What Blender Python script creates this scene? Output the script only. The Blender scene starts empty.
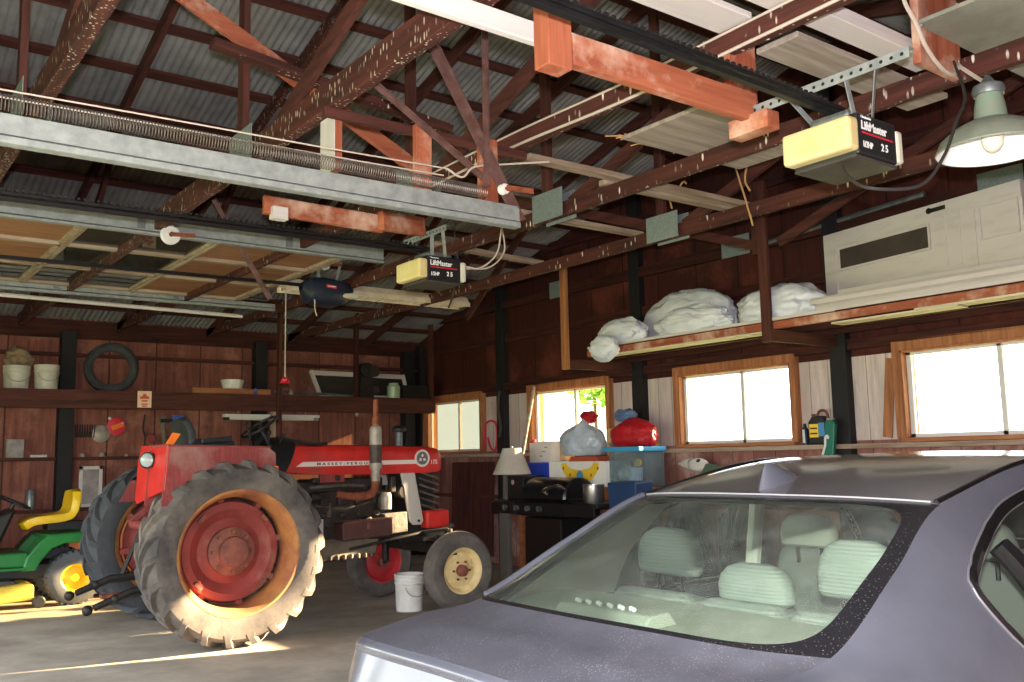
import bpy, bmesh, math, random
import numpy as np
from mathutils import Matrix, Vector, noise as mnoise
PI = math.pi
sc = bpy.context.scene
COL = sc.collection
random.seed(7)

# ------------------------------------------------------------------ camera, sky, sun, flash, exposure
cam_d = bpy.data.cameras.new('camera')
cam_d.sensor_fit = 'HORIZONTAL'; cam_d.sensor_width = 36.0
cam_d.lens = 36.0 * 932.5 / 1024.0
cam_d.clip_start = 0.02; cam_d.clip_end = 400
cam = bpy.data.objects.new('camera', cam_d); COL.objects.link(cam)
_yaw, _pitch, _roll = [math.radians(a) for a in (36.95, 7.14, -1.14)]
_f = Vector((math.sin(_yaw)*math.cos(_pitch), math.cos(_yaw)*math.cos(_pitch), math.sin(_pitch)))
_r = Vector((math.cos(_yaw), -math.sin(_yaw), 0)); _u = _r.cross(_f)
_r2 = _r*math.cos(_roll) + _u*math.sin(_roll); _u2 = -_r*math.sin(_roll) + _u*math.cos(_roll)
cam.matrix_world = Matrix(((_r2.x, _u2.x, -_f.x, 0), (_r2.y, _u2.y, -_f.y, 0), (_r2.z, _u2.z, -_f.z, 1.5), (0, 0, 0, 1)))
sc.camera = cam

world = bpy.data.worlds.new('sky'); sc.world = world; world.use_nodes = True
_bg = world.node_tree.nodes['Background']
_bg.inputs['Color'].default_value = (0.90, 0.96, 1.0, 1); _bg.inputs['Strength'].default_value = 4.5

sun_d = bpy.data.lights.new('sun', 'SUN'); sun_d.energy = 58.0; sun_d.angle = math.radians(0.7); sun_d.color = (1.0, 0.73, 0.44)
sun = bpy.data.objects.new('sun', sun_d); COL.objects.link(sun)
sun.rotation_euler = Vector((-1.0, 0.30, -0.34)).to_track_quat('-Z', 'Y').to_euler()
sun.location = (30, -9, 14)

fl_d = bpy.data.lights.new('camera_flash', 'POINT'); fl_d.energy = 800.0; fl_d.shadow_soft_size = 0.03; fl_d.color = (1.0, 0.97, 0.97)
flash = bpy.data.objects.new('camera_flash', fl_d); COL.objects.link(flash)
flash.location = (-0.02, -0.03, 1.62)

sc.view_settings.view_transform = 'Standard'; sc.view_settings.look = 'None'
sc.view_settings.exposure = 0.55; sc.view_settings.gamma = 1.0; sc.view_settings.use_curve_mapping = False
sc.cycles.sample_clamp_indirect = 6.0
sc.cycles.transparent_max_bounces = 16

# ------------------------------------------------------------------ materials
def lin(c):
    return tuple((v/255.0/12.92) if v/255.0 <= 0.04045 else ((v/255.0+0.055)/1.055)**2.4 for v in c)
MATS = {}
def _nodes(name):
    m = bpy.data.materials.new(name); m.use_nodes = True
    nt = m.node_tree; b = nt.nodes['Principled BSDF']
    return m, nt, b
def _mix(nt, fac, a, b):
    n = nt.nodes.new('ShaderNodeMix'); n.data_type = 'RGBA'
    for s, v in ((n.inputs[0], fac), (n.inputs[6], a), (n.inputs[7], b)):
        if isinstance(v, (int, float)): s.default_value = v
        elif isinstance(v, tuple): s.default_value = (v[0], v[1], v[2], 1)
        else: nt.links.new(v, s)
    return n.outputs[2]
def _coords(nt, scale=(1, 1, 1)):
    tc = nt.nodes.new('ShaderNodeTexCoord'); mp = nt.nodes.new('ShaderNodeMapping')
    mp.inputs['Scale'].default_value = scale
    nt.links.new(tc.outputs['Object'], mp.inputs['Vector'])
    oi = nt.nodes.new('ShaderNodeObjectInfo')
    add = nt.nodes.new('ShaderNodeVectorMath'); add.operation = 'ADD'
    mul = nt.nodes.new('ShaderNodeMath'); mul.operation = 'MULTIPLY'; mul.inputs[1].default_value = 37.0
    nt.links.new(oi.outputs['Random'], mul.inputs[0])
    nt.links.new(mp.outputs['Vector'], add.inputs[0]); nt.links.new(mul.outputs[0], add.inputs[1])
    return add.outputs[0]
def _noise(nt, vec, scale, detail=4, rough=0.6, lo=0.35, hi=0.65):
    n = nt.nodes.new('ShaderNodeTexNoise'); n.inputs['Scale'].default_value = scale
    n.inputs['Detail'].default_value = detail; n.inputs['Roughness'].default_value = rough
    nt.links.new(vec, n.inputs['Vector'])
    r = nt.nodes.new('ShaderNodeMapRange'); r.inputs['From Min'].default_value = lo; r.inputs['From Max'].default_value = hi
    nt.links.new(n.outputs['Fac'], r.inputs['Value'])
    return r.outputs['Result']
def _bump(nt, b, h, strength, dist=0.01):
    bp = nt.nodes.new('ShaderNodeBump'); bp.inputs['Strength'].default_value = strength; bp.inputs['Distance'].default_value = dist
    nt.links.new(h, bp.inputs['Height']); nt.links.new(bp.outputs['Normal'], b.inputs['Normal'])
def mat(name, c, rough=0.6, metal=0.0, c2=None, scale=6.0, stretch=(1, 1, 1), lo=0.35, hi=0.65, bump=0.0, spec=0.5,
        specks=None, speck_scale=(30, 30, 30), speck_thr=0.16, speck_mask=(0.45, 0.6), coat=0.0, c3=None, c3_scale=2.0, c3_rng=(0.5, 0.75)):
    """principled surface; colours are sRGB 0..255; c2 blends in by noise, c3 adds large worn patches, specks adds droppings or dust grains"""
    m, nt, b = _nodes(name)
    b.inputs['Roughness'].default_value = rough; b.inputs['Metallic'].default_value = metal
    b.inputs['Specular IOR Level'].default_value = spec
    if coat: b.inputs['Coat Weight'].default_value = coat; b.inputs['Coat Roughness'].default_value = 0.08
    col = lin(c)
    if c2 is not None:
        v = _coords(nt, stretch); h = _noise(nt, v, scale, 6, 0.65, lo, hi)
        col = _mix(nt, h, lin(c), lin(c2))
        if bump: _bump(nt, b, h, bump)
    if c3 is not None:
        v3 = _coords(nt, (1, 1, 1)); h3 = _noise(nt, v3, c3_scale, 5, 0.6, *c3_rng)
        col = _mix(nt, h3, col, lin(c3))
    if specks is not None:
        vs = _coords(nt, speck_scale)
        vo = nt.nodes.new('ShaderNodeTexVoronoi'); vo.inputs['Scale'].default_value = 1.0
        nt.links.new(vs, vo.inputs['Vector'])
        r = nt.nodes.new('ShaderNodeMapRange'); r.inputs['From Min'].default_value = speck_thr; r.inputs['From Max'].default_value = speck_thr*0.6
        nt.links.new(vo.outputs['Distance'], r.inputs['Value'])
        vm = _coords(nt, (1, 1, 1)); mk = _noise(nt, vm, 5.0, 3, 0.6, *speck_mask)
        mm = nt.nodes.new('ShaderNodeMath'); mm.operation = 'MULTIPLY'
        nt.links.new(r.outputs['Result'], mm.inputs[0]); nt.links.new(mk, mm.inputs[1])
        col = _mix(nt, mm.outputs[0], col, lin(specks))
    if isinstance(col, tuple): b.inputs['Base Color'].default_value = (*col, 1)
    else: nt.links.new(col, b.inputs['Base Color'])
    MATS[name] = m
    return m
def planks(name, c, c2, width, axis, rough=0.8, dark=0.35, c3=None, grain=1.0, gd=0.62):
    """boarding: planks of one width side by side along `axis` (0 x, 1 y), every plank its own tone, a dark groove between"""
    m, nt, b = _nodes(name); b.inputs['Roughness'].default_value = rough; b.inputs['Specular IOR Level'].default_value = 0.25
    tc = nt.nodes.new('ShaderNodeTexCoord'); sep = nt.nodes.new('ShaderNodeSeparateXYZ'); nt.links.new(tc.outputs['Object'], sep.inputs[0])
    d = nt.nodes.new('ShaderNodeMath'); d.operation = 'DIVIDE'; d.inputs[1].default_value = width; nt.links.new(sep.outputs[axis], d.inputs[0])
    fl = nt.nodes.new('ShaderNodeMath'); fl.operation = 'FLOOR'; nt.links.new(d.outputs[0], fl.inputs[0])
    fr = nt.nodes.new('ShaderNodeMath'); fr.operation = 'FRACT'; nt.links.new(d.outputs[0], fr.inputs[0])
    wn = nt.nodes.new('ShaderNodeTexWhiteNoise'); wn.noise_dimensions = '1D'; nt.links.new(fl.outputs[0], wn.inputs['W'])
    col = _mix(nt, wn.outputs['Value'], lin(c), lin(c2))
    st = [14*grain, 14*grain, 1.2*grain]
    mp = nt.nodes.new('ShaderNodeMapping'); mp.inputs['Scale'].default_value = st; nt.links.new(tc.outputs['Object'], mp.inputs['Vector'])
    off = nt.nodes.new('ShaderNodeVectorMath'); off.operation = 'ADD'; nt.links.new(mp.outputs[0], off.inputs[0]); nt.links.new(wn.outputs['Color'], off.inputs[1])
    g = _noise(nt, off.outputs[0], 1.3, 6, 0.7, 0.3, 0.7)
    dk = tuple(v*gd for v in c)
    col = _mix(nt, g, col, lin(dk))
    if c3:
        h3 = _noise(nt, tc.outputs['Object'], 1.1, 6, 0.7, 0.52, 0.72); col = _mix(nt, h3, col, lin(c3))
    e = nt.nodes.new('ShaderNodeMath'); e.operation = 'LESS_THAN'; e.inputs[1].default_value = 0.03; nt.links.new(fr.outputs[0], e.inputs[0])
    em = nt.nodes.new('ShaderNodeMath'); em.operation = 'MULTIPLY'; em.inputs[1].default_value = 0.85; nt.links.new(e.outputs[0], em.inputs[0])
    col = _mix(nt, em.outputs[0], col, lin(tuple(v*dark for v in c)))
    nt.links.new(col, b.inputs['Base Color'])
    _bump(nt, b, g, 0.25, 0.004)
    MATS[name] = m
    return m
def glassy(name, tint, gloss=0.12, haze=0.0, haze_c=(200, 205, 200), rough=0.02, alpha_tint=1.0, spots=False):
    """thin pane: tinted see-through, fresnel gloss, a film of dust"""
    m = bpy.data.materials.new(name); m.use_nodes = True; nt = m.node_tree; nt.nodes.clear()
    out = nt.nodes.new('ShaderNodeOutputMaterial')
    tr = nt.nodes.new('ShaderNodeBsdfTransparent'); tr.inputs['Color'].default_value = (*tint, 1)
    gl = nt.nodes.new('ShaderNodeBsdfGlossy'); gl.inputs['Roughness'].default_value = rough
    fr = nt.nodes.new('ShaderNodeLayerWeight'); fr.inputs['Blend'].default_value = gloss
    mx = nt.nodes.new('ShaderNodeMixShader')
    nt.links.new(fr.outputs['Fresnel'], mx.inputs[0]); nt.links.new(tr.outputs[0], mx.inputs[1]); nt.links.new(gl.outputs[0], mx.inputs[2])
    last = mx.outputs[0]
    if haze:
        df = nt.nodes.new('ShaderNodeBsdfDiffuse'); df.inputs['Color'].default_value = (*lin(haze_c), 1)
        m2 = nt.nodes.new('ShaderNodeMixShader')
        v = _coords(nt, (1, 1, 1)); h = _noise(nt, v, 9.0, 6, 0.7, 0.2, 0.8)
        if spots:
            vo = nt.nodes.new('ShaderNodeTexVoronoi'); vo.inputs['Scale'].default_value = 95.0; nt.links.new(v, vo.inputs['Vector'])
            r = nt.nodes.new('ShaderNodeMapRange'); r.inputs['From Min'].default_value = 0.28; r.inputs['From Max'].default_value = 0.12
            nt.links.new(vo.outputs['Distance'], r.inputs['Value'])
            ad = nt.nodes.new('ShaderNodeMath'); ad.operation = 'ADD'; nt.links.new(h, ad.inputs[0]); nt.links.new(r.outputs[0], ad.inputs[1]); h = ad.outputs[0]
        mu = nt.nodes.new('ShaderNodeMath'); mu.operation = 'MULTIPLY'; mu.inputs[1].default_value = haze; nt.links.new(h, mu.inputs[0])
        nt.links.new(mu.outputs[0], m2.inputs[0]); nt.links.new(last, m2.inputs[1]); nt.links.new(df.outputs[0], m2.inputs[2]); last = m2.outputs[0]
    nt.links.new(last, out.inputs['Surface'])
    MATS[name] = m
    return m

# lumber, grain along x / y / z
for ax, st in (('x', (0.7, 9, 9)), ('y', (9, 0.7, 9)), ('z', (9, 9, 0.7))):
    mat('chord_'+ax, (88, 46, 39), 0.75, c2=(56, 30, 26), scale=2.2, stretch=st, specks=(226, 214, 200),
        speck_scale=(30, 30, 9.0) if ax != 'z' else (16, 16, 6), speck_thr=0.27, speck_mask=(0.46, 0.64), spec=0.3)
    mat('spotted_'+ax, (88, 46, 39), 0.75, c2=(56, 30, 26), scale=2.2, stretch=st, specks=(196, 180, 164), speck_scale=(46, 46, 14), speck_thr=0.31, speck_mask=(0.38, 0.58), spec=0.3)
    mat('redwood_'+ax, (92, 50, 42), 0.75, c2=(58, 32, 28), scale=2.2, stretch=st, spec=0.3)
    mat('darkwood_'+ax, (78, 38, 32), 0.8, c2=(40, 22, 19), scale=2.2, stretch=st, spec=0.25)
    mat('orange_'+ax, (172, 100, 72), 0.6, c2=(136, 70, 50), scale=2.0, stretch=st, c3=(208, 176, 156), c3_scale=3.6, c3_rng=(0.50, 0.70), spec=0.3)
    mat('paint_'+ax, (206, 199, 197), 0.6, c2=(188, 180, 178), scale=1.6, stretch=st, lo=0.5, hi=0.8, spec=0.3)
    mat('bare_'+ax, (178, 160, 142), 0.8, c2=(134, 112, 96), scale=2.0, stretch=st, spec=0.2)
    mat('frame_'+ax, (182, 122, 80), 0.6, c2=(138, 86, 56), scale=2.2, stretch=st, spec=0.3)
planks('wall_dark', (82, 36, 30), (60, 28, 25), 0.60, 1, c3=(104, 52, 42))
planks('wall_back_boards', (156, 98, 84), (126, 76, 66), 0.61, 0, c3=(172, 122, 104))
planks('wall_grey', (224, 208, 202), (196, 180, 176), 0.21, 1, c3=(186, 156, 146), gd=0.78)
planks('wall_low', (164, 110, 99), (136, 90, 82), 0.28, 1, c3=(196, 162, 152), gd=.7)
mat('pale_board', (176, 164, 152), 0.8, c2=(142, 128, 116), scale=2.0, stretch=(.7, 9, 9))
mat('grey_ply', (166, 166, 150), 0.8, c2=(128, 128, 116), scale=1.6, c3=(170, 168, 158), c3_scale=2.4, c3_rng=(.58, .75))
mat('black_post', (24, 22, 26), 0.7, c2=(14, 13, 15), scale=8)
mat('galv', (158, 163, 163), 0.45, 0.25, c2=(130, 136, 137), scale=14, spec=0.5)
mat('galv_dull', (128, 134, 136), 0.5, 0.5, c2=(88, 94, 96), scale=10)
mat('steel', (165, 165, 165), 0.3, 0.9)
mat('spring_steel', (128, 118, 116), 0.4, 0.4, c2=(92, 82, 80), scale=30)
mat('rail_black', (34, 34, 38), 0.45, 0.4, c2=(20, 20, 22), scale=20)
mat('mauve_steel', (112, 82, 78), 0.6, 0.1, c2=(84, 56, 52), scale=12)
mat('tin_roof', (158, 158, 158), 0.55, 0.2, c2=(124, 124, 127), scale=2.5, c3=(132, 118, 110), c3_scale=0.9)
mat('concrete', (186, 176, 162), 0.85, c2=(152, 144, 132), scale=1.3, c3=(124, 116, 106), c3_scale=0.55, c3_rng=(0.5, 0.72), spec=0.2)
mat('black_plastic', (26, 26, 28), 0.45)
mat('dark_iron', (44, 40, 38), 0.6, 0.3, c2=(24, 22, 21), scale=12)
mat('grey_iron', (104, 95, 86), 0.65, 0.2, c2=(62, 54, 48), scale=9, bump=0.3)
mat('rust', (150, 82, 52), 0.75, 0.1, c2=(100, 50, 34), scale=10)
mat('white_plastic', (226, 224, 222), 0.45, c2=(206, 204, 200), scale=5)
mat('white_wire', (190, 176, 164), 0.6)
mat('dark_wire', (48, 46, 46), 0.6)
mat('twine', (196, 150, 100), 0.85)
mat('rope_light', (214, 196, 168), 0.85)
# ------------------------------------------------------------------ mesh helpers
class MB:
    def __init__(self): self.v = []; self.f = []; self.M = Matrix.Identity(4)
    def turn(self, M): self.M = M; return self
    def add(self, vs, fs):
        k = len(self.v)
        self.v += [tuple(self.M @ Vector(p)) for p in vs]
        self.f += [tuple(i+k for i in f) for f in fs]
        return self
    def box(self, c, s, R=None, taper=1.0):
        x, y, z = s[0]/2, s[1]/2, s[2]/2; t = taper
        vs = [(-x, -y, -z), (x, -y, -z), (x, y, -z), (-x, y, -z), (-x*t, -y*t, z), (x*t, -y*t, z), (x*t, y*t, z), (-x*t, y*t, z)]
        c = Vector(c)
        vs = [((R @ Vector(p)) if R else Vector(p)) + c for p in vs]
        return self.add(vs, [(3, 2, 1, 0), (4, 5, 6, 7), (0, 1, 5, 4), (1, 2, 6, 5), (2, 3, 7, 6), (3, 0, 4, 7)])
    def bb(self, a, b):
        return self.box([(a[i]+b[i])/2 for i in range(3)], [abs(b[i]-a[i]) for i in range(3)])
    def bar(self, p0, p1, w, h, up=(0, 0, 1), roll=0):
        p0 = Vector(p0); p1 = Vector(p1); d = (p1-p0); L = d.length; d.normalize()
        u = Vector(up)
        if abs(d.dot(u)) > 0.98: u = Vector((0, 1, 0))
        s = d.cross(u).normalized(); u = s.cross(d).normalized()
        R = Matrix((d, s, u)).transposed()
        if roll: R = Matrix.Rotation(roll, 3, d) @ R
        return self.box((p0+p1)/2, (L, w, h), R)
    def tube(self, pts, r, n=8, cap=True):
        pts = [Vector(p) for p in pts]; m = len(pts)
        rs = r if isinstance(r, (list, tuple)) else [r]*m
        vs = []; ref = None
        for i, p in enumerate(pts):
            t = (pts[min(i+1, m-1)] - pts[max(i-1, 0)]).normalized()
            if ref is None:
                ref = t.cross(Vector((0, 0, 1)))
                if ref.length < 1e-3: ref = t.cross(Vector((0, 1, 0)))
            ref = (ref - t*ref.dot(t)).normalized(); b = t.cross(ref)
            for k in range(n):
                a = 2*PI*k/n; vs.append(p + (ref*math.cos(a) + b*math.sin(a))*rs[i])
        fs = [(i*n+k, i*n+(k+1) % n, (i+1)*n+(k+1) % n, (i+1)*n+k) for i in range(m-1) for k in range(n)]
        if cap: fs += [tuple(range(n-1, -1, -1)), tuple((m-1)*n+k for k in range(n))]
        return self.add(vs, fs)
    def lathe(self, prof, c=(0, 0, 0), axis=(0, 0, 1), n=32, a0=0.0, a1=2*PI, caps=False):
        ax = Vector(axis).normalized()
        r = ax.cross(Vector((0, 0, 1)))
        if r.length < 1e-3: r = Vector((1, 0, 0))
        r.normalize(); b = ax.cross(r); c = Vector(c); full = abs(a1-a0-2*PI) < 1e-6
        m = n if full else n+1; vs = []
        for (rad, h) in prof:
            for k in range(m):
                a = a0 + (a1-a0)*k/n; vs.append(c + ax*h + (r*math.cos(a) + b*math.sin(a))*rad)
        fs = []
        for i in range(len(prof)-1):
            for k in range(n):
                k2 = (k+1) % m if full else k+1
                fs.append((i*m+k, i*m+k2, (i+1)*m+k2, (i+1)*m+k))
        if caps: fs += [tuple(range(m-1, -1, -1)), tuple((len(prof)-1)*m+k for k in range(m))]
        return self.add(vs, fs)
    def cyl(self, p0, p1, r, n=16, r1=None):
        p0 = Vector(p0); p1 = Vector(p1); d = p1-p0; L = d.length
        return self.lathe([(r, 0), (r if r1 is None else r1, L)], p0, d, n, caps=True)
    def prism(self, poly, ext):
        e = Vector(ext); n = len(poly); vs = [Vector(p) for p in poly] + [Vector(p)+e for p in poly]
        fs = [tuple(range(n-1, -1, -1)), tuple(range(n, 2*n))] + [(k, (k+1) % n, n+(k+1) % n, n+k) for k in range(n)]
        return self.add(vs, fs)
    def ball(self, c, r, n=20, m=12, fn=None, zcut=None):
        c = Vector(c); r = (r, r, r) if isinstance(r, (int, float)) else r; vs = []
        for i in range(m+1):
            th = PI*i/m
            for k in range(n):
                ph = 2*PI*k/n; d = Vector((math.sin(th)*math.cos(ph), math.sin(th)*math.sin(ph), math.cos(th)))
                s = fn(d) if fn else 1.0
                p = Vector((d.x*r[0]*s, d.y*r[1]*s, d.z*r[2]*s))
                if zcut is not None and p.z < zcut: p.z = zcut + (p.z-zcut)*0.05
                vs.append(c+p)
        fs = [(i*n+k, (i+1)*n+k, (i+1)*n+(k+1) % n, i*n+(k+1) % n) for i in range(m) for k in range(n)]
        return self.add(vs, fs)
    def grid(self, G, flip=False, keep=None):
        a = len(G); b = len(G[0]); vs = [p for row in G for p in row]; fs = []
        for i in range(a-1):
            for j in range(b-1):
                if keep and not keep(i, j): continue
                q = (i*b+j, i*b+j+1, (i+1)*b+j+1, (i+1)*b+j)
                fs.append(q[::-1] if flip else q)
        return self.add(vs, fs)

ROOT = {}
def root_loc(o):
    while o.parent: o = o.parent
    return ROOT.get(o.name, Vector((0, 0, 0)))
def setp(o, label=None, cat=None, group=None, kind=None):
    if label: o['label'] = label
    if cat: o['category'] = cat
    if group: o['group'] = group
    if kind: o['kind'] = kind
    return o
def thing(name, label, cat, loc, group=None, kind=None):
    o = bpy.data.objects.new(name, None); COL.objects.link(o); o.location = loc; o.empty_display_size = 0.05
    ROOT[o.name] = Vector(loc)
    return setp(o, label, cat, group, kind)
def build(name, mb, m, parent=None, smooth=35, bevel=0.0, seg=2, subsurf=0, solid=0.0, label=None, cat=None, group=None, kind=None, recalc=True):
    """link what the builder holds as ONE mesh object; vertices arrive in world space"""
    vs = [Vector(p) for p in mb.v]
    if parent is None:
        xs = [p.x for p in vs]; ys = [p.y for p in vs]; zs = [p.z for p in vs]
        base = Vector(((min(xs)+max(xs))/2, (min(ys)+max(ys))/2, min(zs)))
    else: base = root_loc(parent)
    me = bpy.data.meshes.new(name)
    me.from_pydata([p-base for p in vs], [], mb.f)
    bm = bmesh.new(); bm.from_mesh(me)
    bmesh.ops.remove_doubles(bm, verts=bm.verts, dist=1e-5)
    if recalc: bmesh.ops.recalc_face_normals(bm, faces=bm.faces)
    bm.to_mesh(me); bm.free()
    me.materials.append(MATS[m])
    if smooth:
        me.polygons.foreach_set('use_smooth', [True]*len(me.polygons))
        me.set_sharp_from_angle(angle=math.radians(smooth))
    o = bpy.data.objects.new(name, me); COL.objects.link(o)
    if parent is None: o.location = base; ROOT[o.name] = base
    else: o.parent = parent
    if solid: q = o.modifiers.new('solid', 'SOLIDIFY'); q.thickness = solid; q.offset = -1
    if bevel:
        q = o.modifiers.new('bevel', 'BEVEL'); q.width = bevel; q.segments = seg; q.limit_method = 'ANGLE'; q.angle_limit = math.radians(40)
    if subsurf: q = o.modifiers.new('sub', 'SUBSURF'); q.levels = subsurf; q.render_levels = subsurf
    return setp(o, label, cat, group, kind)
def text(name, s, size, loc, xdir, ydir, m, parent, ext=0.0008, bold=0.0, align='LEFT', xs=1.0):
    cu = bpy.data.curves.new(name, 'FONT'); cu.body = s; cu.size = size; cu.extrude = ext; cu.offset = bold; cu.align_x = align
    cu.materials.append(MATS[m])
    tmp = bpy.data.objects.new(name, cu); COL.objects.link(tmp)
    dg = bpy.context.evaluated_depsgraph_get()
    me = bpy.data.meshes.new_from_object(tmp.evaluated_get(dg)); bpy.data.objects.remove(tmp)
    x = Vector(xdir).normalized(); y = Vector(ydir).normalized(); z = x.cross(y)
    R = Matrix((x*xs, y, z)).transposed().to_4x4()
    R.translation = Vector(loc) - root_loc(parent)
    me.transform(R); me.materials.clear(); me.materials.append(MATS[m])
    o = bpy.data.objects.new(name, me); COL.objects.link(o); o.parent = parent
    return o
def arc(c, r, a0, a1, n, ax=(1, 0, 0), ay=(0, 0, 1)):
    c = Vector(c); ax = Vector(ax); ay = Vector(ay)
    return [c + ax*(r*math.cos(a0+(a1-a0)*i/n)) + ay*(r*math.sin(a0+(a1-a0)*i/n)) for i in range(n+1)]
def spline(P, n=6):
    """points along a Catmull-Rom curve through P"""
    P = [Vector(p) for p in P]; Q = [2*P[0]-P[1]] + P + [2*P[-1]-P[-2]]; out = []
    for i in range(1, len(Q)-2):
        for k in range(n):
            t = k/n; a, b, c, d = Q[i-1], Q[i], Q[i+1], Q[i+2]
            out.append(0.5*((2*b) + (c-a)*t + (2*a-5*b+4*c-d)*t*t + (3*b-a-3*c+d)*t**3))
    out.append(P[-1]); return out
def catgrid(P, nu, nv):
    """P[i][j] control net -> fine grid through all control points"""
    rows = [spline(r, nv) for r in P]
    cols = [spline([rows[i][j] for i in range(len(rows))], nu) for j in range(len(rows[0]))]
    return [[cols[j][i] for j in range(len(cols))] for i in range(len(cols[0]))]
def lumber(name, label, cat, p0, p1, w, h, m, group=None, roll=0, kind=None, up=(0, 0, 1)):
    b = MB(); b.bar(p0, p1, w, h, up, roll)
    return build(name, b, m, None, smooth=0, bevel=0.004, seg=1, label=label, cat=cat, group=group, kind=kind)
# ------------------------------------------------------------------ the shell
XR, YB, XL, YF = 8.0, 13.2, -0.6, -2.6
RIDGE_Y, EAVE, SL = 5.3, 3.43, 0.278
def zmetal(y): return EAVE + SL*(YB - y if y >= RIDGE_Y else y - (2*RIDGE_Y - YB))
def struct(name, mb, m, parent=None, **k):
    return build(name, mb, m, parent, kind='structure', **k)

b = MB(); b.bb((-0.9, -2.9, -0.15), (8.2, 13.4, 0.0)); struct('floor', b, 'concrete', smooth=0)
mat('field', (196, 196, 140), 0.95, c2=(150, 168, 90), scale=0.6)
b = MB(); b.bb((-60, -60, -0.4), (90, 70, -0.16)); struct('ground_outside', b, 'field', smooth=0)

WIN = [(3.14, 4.62), (5.88, 7.36), (8.63, 10.11), (11.39, 12.86)]        # glass, y from / to
GZ0, GZ1 = 1.63, 2.37
edges = [YF-0.1] + [v for a, c in WIN for v in (a-0.03, c+0.03)] + [YB]
# window wall: boards above the windows, between them and below
b = MB()
top = [(XR, YF, 2.40), (XR, YB, 2.40), (XR, YB, zmetal(YB)+0.02), (XR, RIDGE_Y, zmetal(RIDGE_Y)+0.02), (XR, YF, zmetal(YF)+0.02)]
b.prism(top, (0.12, 0, 0)); struct('wall_right', b, 'wall_dark', smooth=0)
b = MB()
for i in range(0, len(edges), 2): b.bb((XR, edges[i], 1.60), (XR+0.12, edges[i+1], 2.40))
struct('wall_right_piers', b, 'wall_grey', smooth=0)
b = MB(); b.bb((XR, YF, 0), (XR+0.12, YB, 1.60)); struct('wall_right_lower', b, 'wall_low', smooth=0)
b = MB(); b.prism([(XL, YB, 0), (8.12, YB, 0), (8.12, YB, zmetal(YB)+0.03), (XL, YB, zmetal(YB)+0.03)], (0, 0.12, 0))
struct('wall_back', b, 'wall_back_boards', smooth=0)
b = MB(); b.bb((XL, YF-0.12, 0), (8.12, YF, zmetal(YF)+0.03)); struct('wall_front', b, 'wall_back_boards', smooth=0)
b = MB()                                                               # the wall with the garage doors, behind and left of the camera
b.prism([(XL, YF, 2.5), (XL, YB, 2.5), (XL, YB, zmetal(YB)), (XL, RIDGE_Y, zmetal(RIDGE_Y)), (XL, YF, zmetal(YF))], (-0.12, 0, 0))
for y0, y1 in ((YF, 0.2), (3.9, 4.15), (7.1, 7.45), (10.35, YB)): b.bb((XL-0.12, y0, 0), (XL, y1, 2.5))
struct('wall_left', b, 'wall_dark', smooth=0)
# roof: corrugated sheets, ribs running down the slope
def roof_sheet(name, y0, y1):
    b = MB(); xs = np.arange(-0.9, 8.45, 0.068/8); G = []
    for y in (y0, (y0+y1)/2, y1):
        G.append([(x, y, zmetal(y) + 0.009*math.sin(2*PI*x/0.068)) for x in xs])
    b.grid(G); struct(name, b, 'tin_roof', smooth=60)
roof_sheet('ceiling_back_slope', RIDGE_Y, YB+0.3); roof_sheet('ceiling_front_slope', RIDGE_Y, YF-0.3)

# purlins along x, spaced as the photograph shows them
for k in range(-13, 14):
    y = 5.62 + 0.59*k
    if not (YF < y < YB): continue
    b = MB(); b.bar((XL, y, zmetal(y)-0.035), (XR, y, zmetal(y)-0.035), 0.09, 0.04, up=(0, -SL if y < RIDGE_Y else SL, 1))
    struct('purlin', b, 'redwood_x', smooth=0)

TRX = [0.84, 2.06, 3.25, 4.46, 5.70, 6.95]
mat('gusset', (150, 160, 160), 0.55, 0.35, c2=(128, 138, 138), scale=60)
for i, x in enumerate(TRX):
    t = thing('roof_truss', None, None, (x, RIDGE_Y, 3.3), kind='structure')
    if i < 5: b = MB(); b.bar((x, YF, 3.355 + (.02 if i < 2 else 0)), (x, YB, 3.355 + (.02 if i < 2 else 0)), 0.065 if i < 2 else 0.05, 0.15 if i < 2 else 0.11); build('bottom_chord', b, 'spotted_y' if i < 2 else 'chord_y', t, smooth=0, bevel=0.004, seg=1)
    for s in (1, -1):
        ye = YB if s > 0 else YF
        zc = lambda y: zmetal(y) - 0.115
        b = MB(); b.bar((x, ye, zc(ye)), (x, RIDGE_Y, zc(RIDGE_Y)), 0.05, 0.12); build('rafter', b, 'spotted_y' if i in (0, 2) else 'redwood_y', t, smooth=0, bevel=0.004, seg=1)
        y2 = RIDGE_Y + s*3.35; y3 = RIDGE_Y + s*5.6
        b = MB(); b.bar((x+0.04, RIDGE_Y+s*0.1, 3.40), (x+0.04, y2, zc(y2)), 0.04, 0.09); build('web', b, 'redwood_y', t, smooth=0)
        b = MB(); b.bar((x+0.04, y2, zc(y2)), (x+0.04, y3-s*0.6, 3.38), 0.04, 0.09); build('web', b, 'redwood_y', t, smooth=0)
    b = MB(); b.bar((x-0.045, RIDGE_Y+0.08, 3.32), (x-0.045, RIDGE_Y+0.08, zc(RIDGE_Y)), 0.09, 0.04, up=(1, 0, 0)); build('king_post', b, 'redwood_z', t, smooth=0)
    if i == 5: continue
    b = MB(); b.box((x-0.068, RIDGE_Y+0.06, 3.40), (0.004, 0.36, 0.22)); b.box((x+0.066, RIDGE_Y+0.06, 3.40), (0.004, 0.36, 0.22)); build('gusset_plate', b, 'gusset', t, smooth=0)
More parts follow.
